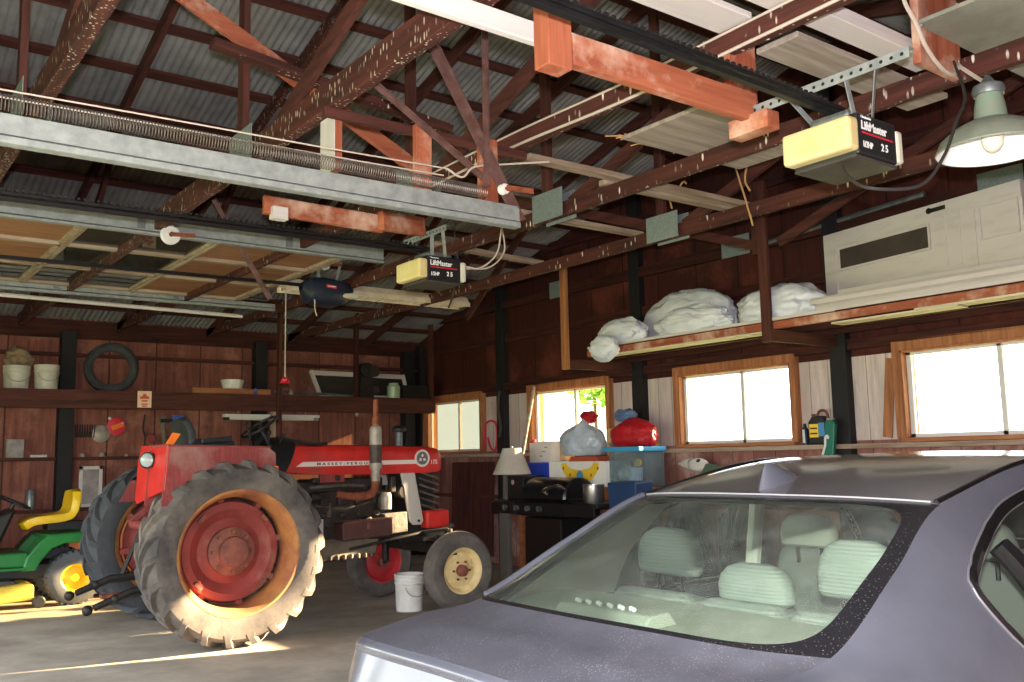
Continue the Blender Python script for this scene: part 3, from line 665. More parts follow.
twine('short upper strand of twine beside the longest twine', [(5.68, 5.31, 3.88), (5.68, 5.34, 3.75), (5.68, 5.30, 3.62), (5.68, 5.28, 3.55)])
twine('twine hanging near the loft hanger post, left strand', [(5.66, 4.60, 3.80), (5.66, 4.55, 3.62), (5.66, 4.50, 3.45), (5.66, 4.44, 3.22)])
twine('twine hanging near the loft hanger post, looped strand', [(5.67, 4.46, 3.75), (5.67, 4.50, 3.6), (5.67, 4.46, 3.5)])
cable('wire_bundle', 'loose loops of pale wire hanging off the middle opener', [(3.78, 5.58, 2.9), (3.9, 5.56, 2.9), (4.05, 5.56, 3.02), (4.1, 5.56, 3.2), (4.12, 5.56, 3.28)], 0.007, 'white_wire')
cable('wire_bundle', 'second loop of pale wire beside the middle opener', [(3.80, 5.6, 2.89), (4.0, 5.58, 2.92), (4.14, 5.58, 3.06), (4.12, 5.58, 3.26)], 0.006, 'white_wire')
b = MB(); b.tube(spline([(4.46, 6.7, 3.31), (4.45, 6.7, 3.1), (4.40, 6.7, 2.9), (4.36, 6.7, 2.8)], 6), 0.008, 6); build('dark_cord', b, 'dark_wire', label='dark cord hanging past the end of the fluorescent fixture', cat='cord')
b = MB(); b.tube([(7.93, 6.4, 3.66), (7.93, 4.3, 3.79)], 0.03, 8); build('wall_conduit', b, 'galv_dull', label='grey conduit along the window wall behind the white door', cat='pipe')
# ------------------------------------------------------------------ the parked car
CY = 2.15
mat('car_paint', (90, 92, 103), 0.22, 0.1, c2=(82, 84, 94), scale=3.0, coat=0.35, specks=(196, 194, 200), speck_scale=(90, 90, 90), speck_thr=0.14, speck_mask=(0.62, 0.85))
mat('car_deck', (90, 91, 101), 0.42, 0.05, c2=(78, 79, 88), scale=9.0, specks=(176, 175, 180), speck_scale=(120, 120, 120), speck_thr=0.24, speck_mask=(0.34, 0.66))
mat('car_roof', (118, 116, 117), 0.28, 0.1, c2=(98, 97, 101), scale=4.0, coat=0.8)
mat('bead_light', (150, 150, 156), 0.4)
mat('bead_dim', (96, 96, 102), 0.35)
mat('ceramic_black', (28, 28, 32), 0.25, specks=(120, 120, 120), speck_scale=(110, 110, 110), speck_thr=0.2, speck_mask=(0.3, 0.7))
mat('car_trim_black', (18, 18, 20), 0.25); mat('chrome', (200, 200, 205), 0.15, 1.0)
glassy('car_glass', (0.80, 0.88, 0.80), 0.10, haze=0.13, haze_c=(206, 216, 206), spots=True)
glassy('car_side_glass', (0.80, 0.86, 0.80), 0.10, haze=0.05)
mat('seat_cloth', (160, 163, 152), 0.75, c2=(148, 151, 140), scale=4); mat('seat_dark', (104, 108, 102), 0.8); mat('headliner', (228, 228, 216), 0.8); mat('cabin_dark', (40, 40, 40), 0.7)
mat('shelf_cloth', (160, 166, 152), 0.85, c2=(146, 152, 138), scale=7); mat('tail_red', (150, 16, 18), 0.2); mat('tail_orange', (232, 150, 100), 0.25); mat('led_clear', (236, 240, 236), 0.2)
mat('tyre_black', (30, 29, 29), 0.8); mat('alloy', (170, 172, 176), 0.3, 0.8)
car = thing('car', 'dusty blue-grey sedan parked nose to the window wall, seen from its rear corner', 'car', (3.6, CY, 0))
# body side: columns rear->front, rows bottom->top, as (x, half width, z)
SIDE = [
 [(1.62,.72,.30),(1.54,.745,.52),(1.505,.742,.70),(1.478,.722,.82),(1.472,.690,.885),(1.470,.662,.920),(1.47,.64,.945)],
 [(1.75,.85,.28),(1.72,.895,.50),(1.72,.905,.70),(1.72,.885,.84),(1.72,.82,.925),(1.72,.755,.957),(1.73,.69,.975)],
 [(2.05,.87,.25),(2.04,.915,.50),(2.04,.925,.70),(2.04,.905,.85),(2.04,.855,.935),(2.03,.785,.975),(2.02,.728,1.00)],
 [(2.42,.88,.22),(2.42,.92,.50),(2.42,.928,.70),(2.42,.91,.85),(2.44,.868,.945),(2.43,.79,1.06),(2.39,.690,1.172)],
 [(2.78,.88,.20),(2.78,.92,.50),(2.78,.928,.70),(2.78,.912,.85),(2.79,.872,.945),(2.78,.775,1.15),(2.75,.632,1.334)],
 [(3.30,.88,.20),(3.30,.92,.50),(3.30,.928,.70),(3.30,.91,.85),(3.30,.87,.945),(3.30,.765,1.20),(3.32,.62,1.443)],
 [(3.75,.88,.20),(3.75,.92,.50),(3.75,.926,.70),(3.75,.908,.85),(3.75,.868,.94),(3.75,.76,1.20),(3.75,.61,1.462)],
 [(4.20,.88,.20),(4.20,.92,.50),(4.20,.924,.70),(4.20,.905,.85),(4.20,.865,.93),(4.20,.765,1.18),(4.16,.61,1.42)],
 [(4.60,.88,.21),(4.60,.91,.50),(4.60,.92,.70),(4.60,.90,.84),(4.60,.86,.91),(4.60,.78,1.06),(4.56,.66,1.20)],
 [(5.00,.87,.23),(5.00,.905,.50),(5.00,.91,.68),(5.00,.89,.81),(5.00,.85,.88),(4.98,.79,.94),(4.96,.71,.985)],
 [(5.55,.84,.25),(5.58,.89,.48),(5.58,.89,.64),(5.56,.86,.76),(5.53,.80,.82),(5.52,.74,.855),(5.50,.68,.885)],
 [(5.92,.72,.26),(6.02,.76,.46),(6.02,.74,.58),(5.99,.71,.66),(5.95,.68,.70),(5.92,.64,.735),(5.90,.60,.76)]]
NS = 12
def side_pts(sgn):
    P = [[(p[0], CY - sgn*p[1], p[2]) for p in col] for col in SIDE]
    return catgrid(P, NS, NS)
# side-window outline, x and z, from the rear corner along the sill and back along the roof
WO = [(2.625,1.115),(2.66,1.02),(2.75,0.925),(2.84,0.895),(3.4,0.905),(4.0,0.91),(4.55,0.905),(4.62,0.94),(4.45,1.10),(4.2,1.27),(3.95,1.35),(3.6,1.385),(3.3,1.365),(3.05,1.32),(2.84,1.245),(2.68,1.165)]
def inside(poly, x, z):
    c = False; n = len(poly)
    for i in range(n):
        (x0, z0), (x1, z1) = poly[i], poly[i-1]
        if (z0 > z) != (z1 > z) and x < (x1-x0)*(z-z0)/(z1-z0)+x0: c = not c
    return c
def in_wheel(x, z): return any((x-wx)**2+(z-0.32)**2 < 0.365**2 for wx in (2.32, 5.12))
_G = side_pts(1)
_PT = np.array([(p.x, p.y, p.z) for col in _G for p in col])
_PT = _PT[_PT[:, 2] > 0.8]
def surf_y(x, z):
    d = (_PT[:, 0]-x)**2 + (_PT[:, 2]-z)**2; k = np.argsort(d)[:6]; w = 1/(d[k]+1e-6)
    return CY - float((_PT[k, 1]*w).sum()/w.sum())
def offset_poly(P, d):
    c = P; n = len(c); out = []
    for i in range(n):
        a = Vector(c[i-1]); b_ = Vector(c[i]); e = Vector(c[(i+1) % n]); t = (e-a).normalized(); nn = Vector((-t.y, t.x)); out.append((b_.x+nn.x*d, b_.y+nn.y*d))
    return out
def dense(P, n=4):
    Q = [(p[0], p[1], 0) for p in P]; Q = [Q[-1]] + Q + [Q[0], Q[1]]; out = []
    for i in range(1, len(Q)-2):
        a, b_, c, d = [Vector(q) for q in Q[i-1:i+3]]
        for k in range(n):
            t = k/n; v = 0.5*((2*b_)+(c-a)*t+(2*a-5*b_+4*c-d)*t*t+(3*b_-a-3*c+d)*t**3); out.append((v.x, v.y))
    return out
WD = dense(WO)
for sgn, nm in ((1, 'driver'), (-1, 'far')):
    G = side_pts(sgn)
    def keep(i, j, G=G):
        c = (G[i][j]+G[i+1][j]+G[i][j+1]+G[i+1][j+1])/4
        return not (inside(WD, c.x, c.z) and c.z > 0.87) and not (in_wheel(c.x, c.z) and c.z < 0.7)
    b = MB(); b.grid(G, flip=(sgn < 0), keep=keep); build('side_panel', b, 'car_paint', car, smooth=50, recalc=False)
    def S(x, z, off): return (x, CY - sgn*(surf_y(x, z)+off), z)
    # frame round the side glass: black band, bright outer bead, then the pane
    outer = offset_poly(WD, -0.012); inner = offset_poly(WD, 0.016); n = len(WD)
    b = MB(); b.grid([[S(*outer[i % n], 0.002), S(*WD[i % n], 0.012), S(*inner[i % n], 0.006), S(*inner[i % n], -0.010)] for i in range(n+1)]); build('window_frame', b, 'car_trim_black', car, smooth=40)
    b = MB(); b.tube([S(*outer[i % n], 0.004) for i in range(n+1)], 0.004, 6, cap=False); build('chrome_bead', b, 'bead_dim', car)
    b = MB(); b.tube([S(*offset_poly(WD, 0.019)[i % n], 0.0) for i in range(n+1)], 0.004, 6, cap=False); build('chrome_bead', b, 'bead_dim', car)
    cx_, cz_ = 3.6, 1.13; rings = []
    for f in (1.0, 0.75, 0.5, 0.25, 0.02): rings.append([S(cx_+(q[0]-cx_)*f, cz_+(q[1]-cz_)*f, -0.012) for q in inner+[inner[0]]])
    b = MB(); b.grid(rings); build('side_window', b, 'car_side_glass', car)
    for (xa, za, xb, zb) in ((3.00, 0.94, 2.875, 1.21), (3.55, 0.94, 3.50, 1.37)):
        b = MB(); m_ = 8; b.tube([S(xa+(xb-xa)*k/m_, za+(zb-za)*k/m_, -0.004) for k in range(m_+1)], 0.018 if xa < 3 else 0.035, 6)
        build('window_pillar', b, 'car_trim_black', car)
# top surfaces, across: -1 .. +1 of half width
def across(L, n=2):
    """L: control rows, each [(x, v, z) centre ... edge]; mirrored to a full-width net"""
    return [[(x, CY+v, z) for (x, v, z) in reversed(r)] + [(x, CY-v, z) for (x, v, z) in r[1:]] for r in L]
E0 = [(1.375,0,.972),(1.38,.30,.968),(1.41,.52,.957),(1.47,.64,.945)]
E1 = [(1.56,0,1.000),(1.57,.32,.993),(1.62,.55,.976),(1.73,.69,.975)]
E2 = [(1.80,0,1.036),(1.83,.34,1.030),(1.90,.57,1.015),(2.02,.728,1.000)]
E3 = [(2.24,0,1.207),(2.26,.33,1.201),(2.32,.54,1.187),(2.39,.690,1.172)]
E4 = [(2.66,0,1.351),(2.67,.31,1.349),(2.70,.50,1.343),(2.75,.632,1.334)]
E5 = [(3.30,0,1.468),(3.30,.30,1.465),(3.31,.50,1.457),(3.32,.62,1.443)]
E6 = [(3.75,0,1.490),(3.75,.30,1.487),(3.75,.49,1.478),(3.75,.61,1.462)]
E7 = [(4.06,0,1.468),(4.07,.30,1.463),(4.10,.49,1.447),(4.16,.61,1.420)]
E8 = [(4.60,0,1.26),(4.59,.33,1.252),(4.58,.54,1.23),(4.56,.66,1.20)]
E9 = [(5.14,0,1.000),(5.12,.35,.997),(5.06,.57,.99),(4.96,.71,.985)]
EA = [(5.60,0,.930),(5.60,.34,.925),(5.56,.55,.905),(5.50,.68,.885)]
EB = [(6.06,0,.790),(6.05,.32,.785),(6.0,.50,.775),(5.90,.60,.760)]
def patch(name, rows, m, n=12, pre=0, post=0):
    """pre / post rows only steer the tangents, so neighbouring panels meet edge to edge"""
    G = catgrid(across(rows), n, n); b = MB(); b.grid(G[pre*n:len(G)-post*n]); return build(name, b, m, car, smooth=50)
patch('trunk_lid', [E0, E1, E2, E3], 'car_deck', 12, 0, 1)
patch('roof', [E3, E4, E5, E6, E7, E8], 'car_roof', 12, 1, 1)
patch('windscreen', [E6, E7, E8, E9, EA], 'car_glass', 12, 1, 1)
patch('bonnet', [E8, E9, EA, EB], 'car_paint', 12, 1, 0)
# rear window: a clear pane with rounded corners inside a black printed border
GW = catgrid(across([E1, E2, E3, E4, E5]), 36, 20)[36:-36]; na = len(GW); nb = len(GW[0])
def gw(u, v):
    a = min(max(u, 0), 1)*(na-1); c = min(max(v, 0), 1)*(nb-1); i = min(int(a), na-2); j = min(int(c), nb-2); a -= i; c -= j
    return (GW[i][j]*(1-a)+GW[i+1][j]*a)*(1-c) + (GW[i][j+1]*(1-a)+GW[i+1][j+1]*a)*c
U0, U1, V0, V1 = 0.030, 0.955, 0.018, 0.940
def loop(m=160):
    out = []
    for k in range(m):
        a = 2*PI*k/m; ca, sa = math.cos(a), math.sin(a); s_ = 1/max(abs(ca), abs(sa))
        U = 0.5+0.5*sa*s_; V = 0.5+0.5*ca*s_                      # on the outer square
        p = 7.0; q = (abs(ca)**p+abs(sa)**p)**(-1/p)
        out.append(((U, V), ((U0+U1)/2+(U1-U0)/2*sa*q, (V0+V1)/2+(V1-V0)/2*ca*q)))
    return out + [out[0]] if False else out + out[:1]
LP = loop()
b = MB(); b.grid([[gw(o[0]+(i[0]-o[0])*f, o[1]+(i[1]-o[1])*f) for o, i in LP] for f in (0, .33, .66, 1)]); build('rear_window_border', b, 'ceramic_black', car)
b = MB(); b.grid([[gw(i[0]+(.5-i[0])*f, i[1]+(.5-i[1])*f) for o, i in LP] for f in (0, .08, .2, .35, .5, .65, .8, .92, .999)]); build('rear_window', b, 'car_glass', car)
# light trim inside: headlining and rear pillars
b = MB(); b.grid([[(p[0]+dx, p[1], p[2]-dz) for p in (Vector(q) for q in row)] for row, dx, dz in ((catgrid(across([E4, E4]), 1, 10)[0], .02, .03), (catgrid(across([E5, E5]), 1, 10)[0], 0, .05), (catgrid(across([E6, E6]), 1, 10)[0], 0, .05), (catgrid(across([E7, E7]), 1, 10)[0], 0, .04))]); build('headlining', b, 'headliner', car)
for sgn in (1, -1):
    b = MB(); b.grid(catgrid([[(2.08, CY-sgn*.70, .97), (2.42, CY-sgn*.665, 1.14), (2.76, CY-sgn*.605, 1.305)], [(2.40, CY-sgn*.72, .96), (2.62, CY-sgn*.69, 1.12), (2.82, CY-sgn*.615, 1.30)], [(2.66, CY-sgn*.73, .95), (2.74, CY-sgn*.70, 1.12), (2.9, CY-sgn*.63, 1.30)]], 4, 4)); build('pillar_trim', b, 'headliner', car)
    b = MB(); b.tube([(3.52, CY-sgn*.72, .95), (3.48, CY-sgn*.62, 1.40)], 0.035, 8); build('pillar_trim', b, 'headliner', car)
b = MB(); b.tube([Vector(p)+Vector((0.006, 0, 0.006)) for p in GW[-1]][4:-4], 0.003, 6); build('roof_bead', b, 'bead_light', car)
for sgn in (1, -1):
    b = MB(); b.tube(spline([(p[0], CY-sgn*(p[1]-0.012), p[2]+0.004) for p in (E4[3], E5[3], E6[3], E7[3])], 8), 0.011, 6); build('roof_gutter', b, 'car_trim_black', car)
# rear end below the trunk edge
def low(r, dx, dz, k=1.0): return [(p[0]+dx*(1.0), p[1]*k, p[2]+dz) for p in r]
R1 = [(1.355,0,.955),(1.36,.30,.951),(1.39,.52,.942),(1.470,.655,.930)]
R2 = [(1.37,0,.93),(1.372,.30,.926),(1.40,.54,.915),(1.472,.690,.885)]
R3 = [(1.33,0,.80),(1.335,.32,.80),(1.37,.55,.81),(1.478,.722,.82)]
R4 = [(1.25,0,.68),(1.26,.34,.68),(1.33,.58,.69),(1.505,.742,.70)]
R5 = [(1.21,0,.50),(1.22,.36,.50),(1.31,.60,.51),(1.54,.745,.52)]
R6 = [(1.30,0,.28),(1.31,.36,.28),(1.40,.60,.29),(1.62,.72,.30)]
patch('trunk_lip', [E0, R1, R2], 'car_paint', 6)
patch('rear_panel', [R2, R3, R4], 'car_paint', 8)
patch('rear_bumper', [R4, R5, R6], 'car_paint', 8)
N1 = [(6.06,0,.79),(6.05,.32,.785),(6.0,.50,.775),(5.90,.60,.76)]
N2 = [(6.11,0,.60),(6.10,.34,.60),(6.07,.58,.60),(6.02,.74,.58)]
N3 = [(6.12,0,.44),(6.11,.34,.44),(6.08,.6,.45),(6.02,.76,.46)]
N4 = [(6.0,0,.24),(6.0,.34,.24),(5.97,.58,.25),(5.92,.72,.26)]
patch('front_bumper', [N1, N2, N3, N4], 'car_paint', 6)
for sgn in (1, -1):
    q = [[(1.33,CY-sgn*.36,.80),(1.352,CY-sgn*.52,.80),(1.375,CY-sgn*.57,.80)],[(1.285,CY-sgn*.36,.74),(1.315,CY-sgn*.52,.74),(1.345,CY-sgn*.58,.74)],[(1.25,CY-sgn*.36,.685),(1.285,CY-sgn*.52,.69),(1.32,CY-sgn*.58,.69)]]
    b = MB(); b.grid([[(p[0]-.008, p[1], p[2]) for p in row] for row in catgrid(q, 5, 5)]); build('tail_light', b, 'tail_red', car, solid=0.01)
    b = MB(); b.grid([[(1.438,CY-sgn*.615,.926),(1.470,CY-sgn*.668,.920)],[(1.440,CY-sgn*.625,.900),(1.474,CY-sgn*.688,.894)],[(1.446,CY-sgn*.645,.865),(1.476,CY-sgn*.705,.865)]]); build('corner_marker', b, 'tail_orange', car, solid=0.004)
    if sgn < 0: b = MB(); b.tube([(p[0], p[1], p[2]+.004) for p in [gw(u/20, 0.0) for u in range(21)]], 0.013, 8); build('pillar_edge', b, 'car_paint', car)
    for wx in (2.32, 5.12):
        y = CY-sgn*0.81
        b = MB(); b.lathe([(0.21,-.10),(0.30,-.11),(0.325,-.08),(0.33,0),(0.325,.08),(0.30,.11),(0.21,.10)], (wx, y, 0.33), (0, 1, 0), 36); w = build('wheel', b, 'tyre_black', car)
        b = MB(); b.lathe([(0.215,-.09*sgn),(0.20,-.08*sgn),(0.19,-.03*sgn),(0.0,-.03*sgn)], (wx, y, 0.33), (0, 1, 0), 36)
        for k in range(7):
            a = 2*PI*k/7; b.bar((wx, y-.055*sgn, 0.33), (wx+.19*math.cos(a), y-.075*sgn, .33+.19*math.sin(a)), 0.035, 0.03, up=(0, 1, 0))
        build('rim', b, 'alloy', w)
    b = MB(); b.ball((4.42, CY-sgn*1.0, 1.02), (0.07, 0.11, 0.07), 16, 10); b.bar((4.45, CY-sgn*0.83, 0.98), (4.44, CY-sgn*0.95, 1.0), 0.05, 0.04); build('side_mirror', b, 'car_paint', car)
b = MB(); b.box((3.65, CY, 0.22), (4.4, 1.5, 0.06)); build('underbody', b, 'cabin_dark', car)
# shark-fin aerial
fin = []
for (h, x0, x1, w) in ((-.01, 2.72, 2.96, .040), (.025, 2.732, 2.915, .030), (.055, 2.746, 2.86, .018), (.076, 2.757, 2.82, .008), (.082, 2.768, 2.79, .001)):
    z = 1.382 + h; row = []
    for k in range(17):
        a = 2*PI*k/16; xx = (x0+x1)/2 + (x1-x0)/2*math.cos(a); row.append((xx, CY+0.02 + w*math.sin(a), z + (xx-2.80)*0.20*(1-max(h,0)*8)))
    fin.append(row)
b = MB(); b.grid(fin); build('aerial_fin', b, 'car_paint', car)
# cabin
sh = [[(1.86,CY-.54,.975),(1.80,CY,.985),(1.86,CY+.54,.975)],[(2.15,CY-.66,.990),(2.15,CY,1.0),(2.15,CY+.66,.990)],[(2.36,CY-.68,1.0),(2.36,CY,1.01),(2.36,CY+.68,1.0)]]
b = MB(); b.grid(catgrid(sh, 6, 6)); build('parcel_shelf', b, 'shelf_cloth', car)
t_ = build('brake_light', (lambda b: b.prism([(1.95,CY-.14,.98),(2.12,CY-.14,.99),(2.08,CY-.14,1.035),(2.0,CY-.14,1.03)], (0, .42, 0)))(MB()), 'shelf_cloth', car, smooth=0, bevel=0.008)
b = MB()
for k in range(12): b.ball((2.02+0.012*(k % 2), CY-.05+k*0.025, 1.038), 0.008, 8, 6)
build('led_row', b, 'led_clear', t_)
def cushion(c, s, tilt=0, r=0.05, y=0):
    b = MB(); R = Matrix.Rotation(tilt, 3, 'Y')
    b.box(c, s, R); return b
def pad(name, c, s, tilt, m, bev, lines=0, parent=car):
    o = build(name, cushion(c, s, tilt), m, parent, smooth=0, bevel=bev, seg=4)
    return o
mat('seat_piped', (134, 143, 135), 0.75)
_m = MATS['seat_piped']; _nt = _m.node_tree; _tc = _nt.nodes.new('ShaderNodeTexCoord'); _wv = _nt.nodes.new('ShaderNodeTexWave'); _wv.bands_direction = 'Z'; _wv.inputs['Scale'].default_value = 26; _nt.links.new(_tc.outputs['Object'], _wv.inputs['Vector'])
_bump(_nt, _nt.nodes['Principled BSDF'], _wv.outputs['Fac'], 0.35, 0.006)
for y0, y1 in ((CY-.62, CY-.20), (CY-.19, CY+.19), (CY+.20, CY+.62)):
    pad('rear_backrest', (2.57, (y0+y1)/2, .715), (.24, y1-y0, .56), 0.25, 'seat_piped', 0.07)
    pad('rear_seat', (3.0, (y0+y1)/2, .46), (.50, y1-y0, .16), 0.0, 'seat_piped', 0.05)
def headrest(x, y, z, w, h, d, m='seat_piped', nm='headrest'):
    q = []
    for (zz, ww, dd) in ((-.5, .94, .55), (-.42, 1.0, .85), (-.1, 1.0, 1.0), (.2, .90, .95), (.40, .72, .7), (.5, .45, .3)):
        row = []
        for k in range(25):
            a = 2*PI*k/24; ca, sa = math.cos(a), math.sin(a)
            row.append((x + d/2*dd*math.copysign(abs(ca)**.7, ca), y + w/2*ww*math.copysign(abs(sa)**.55, sa), z+h*zz))
        q.append(row)
    b = MB(); b.grid(q); b.f.append(tuple(range(len(b.v)-25, len(b.v)-1))); b.f.append(tuple(range(24, 0, -1)))
    o = build(nm, b, m, car)
    b = MB()
    for s in (-.06, .06): b.cyl((x, y+s, z-h/2-.07), (x, y+s, z-h/2+.01), .009, 8)
    build('headrest_post', b, 'car_trim_black', o)
headrest(2.66, CY+.41, 1.135, .30, .17, .11); headrest(2.64, CY-.01, 1.055, .30, .13, .11); headrest(2.66, CY-.40, 1.13, .28, .18, .11)
for y in (CY+.37, CY-.37):
    pad('front_backrest', (3.55, y, .78), (.14, .50, .62), 0.28, 'seat_dark', 0.06); pad('front_seat', (3.9, y, .45), (.52, .50, .16), 0, 'seat_dark', 0.05)
    headrest(3.48, y, 1.165, .27, .14, .11, 'seat_cloth' if y > CY else 'seat_dark')
b = MB(); b.prism([(4.45, CY-.72, .60), (4.38, CY-.72, .90), (4.62, CY-.72, .98), (5.1, CY-.70, .98), (5.1, CY-.70, .60)], (0, 1.43, 0)); build('dashboard', b, 'cabin_dark', car, smooth=0, bevel=0.03)
b = MB(); b.lathe([(0.185+0.014*math.cos(a), 0.014*math.sin(a)) for a in [2*PI*k/8 for k in range(9)]], (4.25, CY+.37, .92), (-1, 0, .45), 32); b.bar((4.25, CY+.19, .92), (4.25, CY+.55, .92), .05, .02); b.cyl((4.25, CY+.37, .92), (4.5, CY+.37, .80), .05); build('steering_wheel', b, 'cabin_dark', car)
b = MB(); b.box((4.22, CY, 1.335), (.03, .22, .06)); build('rear_view_mirror', b, 'cabin_dark', car, smooth=0, bevel=0.012)
b = MB(); b.box((4.205-.002, CY, 1.335), (.002, .20, .045)); build('mirror_glass', b, 'chrome', car, smooth=0)
b = MB(); b.bb((1.75, CY-.78, .30), (5.0, CY+.78, .33)); build('cabin_floor', b, 'cabin_dark', car, smooth=0)
# ------------------------------------------------------------------ the red tractor
TY = 8.60
mat('tractor_red', (206, 44, 36), 0.42, c2=(176, 34, 30), scale=5, c3=(150, 70, 58), c3_scale=2.2, c3_rng=(0.60, 0.8))
mat('faded_red', (142, 56, 54), 0.65, c2=(112, 44, 44), scale=5, stretch=(8, 8, 1), c3=(150, 112, 104), c3_scale=2.6, c3_rng=(0.5, 0.72))
mat('wheel_red', (142, 58, 53), 0.7, c2=(122, 50, 46), scale=5, c3=(142, 102, 86), c3_scale=3, c3_rng=(0.52, 0.72))
mat('rim_rust', (170, 116, 70), 0.7, c2=(128, 76, 54), scale=4, c3=(186, 140, 66), c3_scale=3)
mat('hub_rust', (138, 78, 64), 0.7, c2=(96, 56, 48), scale=10)
mat('tyre_dusty', (110, 103, 98), 0.9, c2=(70, 67, 66), scale=3.0, c3=(136, 124, 114), c3_scale=2.0, c3_rng=(0.5, 0.75), spec=0.2)
mat('tyre_dark', (74, 76, 80), 0.85, c2=(52, 54, 58), scale=4.0, c3=(104, 108, 114), c3_scale=2.0, spec=0.3)
mat('cream', (232, 212, 160), 0.5, c2=(206, 178, 122), scale=7, c3=(150, 102, 66), c3_scale=6, c3_rng=(0.6, 0.75))
mat('stripe', (222, 208, 200), 0.5); mat('letter_dark', (60, 44, 44), 0.5)
mat('muffler_dark', (88, 78, 74), 0.6, 0.3, c2=(62, 54, 50), scale=14); mat('muffler_light', (172, 163, 152), 0.5, 0.3, c2=(140, 130, 118), scale=10)
mat('panel_grey', (180, 176, 171), 0.5, c2=(184, 178, 170), scale=3)
mat('oily', (58, 50, 44), 0.55, 0.2, c2=(32, 28, 26), scale=9, bump=0.2); mat('pan_grey', (112, 102, 88), 0.7, c2=(94, 84, 70), scale=8, bump=0.3)
mat('brown_box', (84, 50, 43), 0.6, c2=(68, 40, 36), scale=6); mat('seat_black', (34, 38, 40), 0.5); mat('orange_lens', (236, 120, 40), 0.3); mat('lamp_glass', (150, 160, 164), 0.15)
tr = thing('tractor', 'old red farm tractor with one mud-grey rear tyre facing the camera', 'tractor', (3.9, TY, 0))
def ag_tyre(name, c, R, w, rr, lugs, h, m, parent, hand=1):
    """rear tyre with chevron bars"""
    b = MB(); hw = w/2
    prof = [(rr, -hw*.72), (rr+.02, -hw*.86), (rr+(R-rr)*.35, -hw*1.0), (rr+(R-rr)*.70, -hw*.98), (R-.055, -hw*.80), (R-.035, -hw*.45), (R-.03, 0), (R-.035, hw*.45), (R-.055, hw*.80), (rr+(R-rr)*.70, hw*.98), (rr+(R-rr)*.35, hw*1.0), (rr+.02, hw*.86), (rr, hw*.72)]
    b.lathe(prof, c, (0, 1, 0), 72)
    for s in (1, -1):
        for k in range(lugs):
            a0 = 2*PI*(k+(0.5 if s > 0 else 0))/lugs; rows = []
            for q in range(7):
                f = q/6; y = s*hw*(-0.06+1.06*f); a = a0 - hand*0.30*f
                top = R if f < .8 else R-.05*(f-.8)/.2; bot = R-.06 if f < .7 else R-.06-.05*(f-.7)/.3
                if f > .99: top = R-.075
                da = 0.042-0.008*f; db = 0.060-0.006*f
                rows.append([(c[0]+r_*math.cos(a+dd), c[1]+y, c[2]+r_*math.sin(a+dd)) for r_, dd in ((bot, -db), (top, -da), (top, da), (bot, db))])
            kk = len(b.v); b.grid(rows); b.f.append((kk, kk+1, kk+2, kk+3)); e = kk+24; b.f.append((e+3, e+2, e+1, e))
    return build(name, b, m, parent, smooth=30)
RX, RZ = 2.90, 0.765
def rear_wheel(yc, out, label, m, bits):
    w = ag_tyre('rear_tyre', (RX, yc, RZ), 0.765, 0.42, 0.505, 22, .05, m, tr, hand=1 if out < 0 else -1)
    if label: w['label'] = label
    s = out
    b = MB(); b.lathe([(.505, s*.16), (.522, s*.172), (.522, s*.182), (.505, s*.18), (.49, s*.165), (.475, s*.13), (.455, s*.06), (.45, -s*.10), (.48, -s*.15), (.52, -s*.17)], (RX, yc, RZ), (0, 1, 0), 64); build('rim', b, 'rim_rust', w)
    d = -s*.10
    b = MB(); b.lathe([(.42, d+s*.03), (.43, d), (.41, d+s*.055), (.35, d+s*.06), (.31, d+s*.03), (.27, d+s*.0), (.20, d+s*.02), (.17, d+s*.05), (0, d+s*.06)], (RX, yc, RZ), (0, 1, 0), 64)
    for k in range(8):
        a = 2*PI*k/8+.2; b.bar((RX+.38*math.cos(a), yc+d, RZ+.38*math.sin(a)), (RX+.475*math.cos(a), yc+d, RZ+.475*math.sin(a)), .05, .07, up=(0, 1, 0))
    build('wheel_disc', b, 'wheel_red', w)
    b = MB(); b.lathe([(.20, d+s*.03), (.20, d+s*.075), (.13, d+s*.10), (.12, d+s*.14), (.06, d+s*.15), (0, d+s*.15)], (RX, yc, RZ), (0, 1, 0), 32)
    for k in range(8):
        a = 2*PI*k/8; b.cyl((RX+.165*math.cos(a), yc+d+s*.08, RZ+.165*math.sin(a)), (RX+.165*math.cos(a), yc+d+s*.115, RZ+.165*math.sin(a)), .016, 6)
    build('hub', b, 'hub_rust', w)
    for k in range(4):
        b = MB(); a = 2*PI*k/4+.75; b.bar((RX+.385*math.cos(a-.10), yc+d+s*.07, RZ+.385*math.sin(a-.10)), (RX+.385*math.cos(a+.10), yc+d+s*.07, RZ+.385*math.sin(a+.10)), .03, .06, up=(0, 1, 0))
        build('rim_clamp', b, 'hub_rust', w)
rear_wheel(7.815, -1, 'dust-grey tyre on the side nearer the car', 'tyre_dusty', 1)
rear_wheel(9.70, 1, 'cleaner dark tyre by the mower', 'tyre_dark', 1)
FX, FZ = 5.30, 0.39
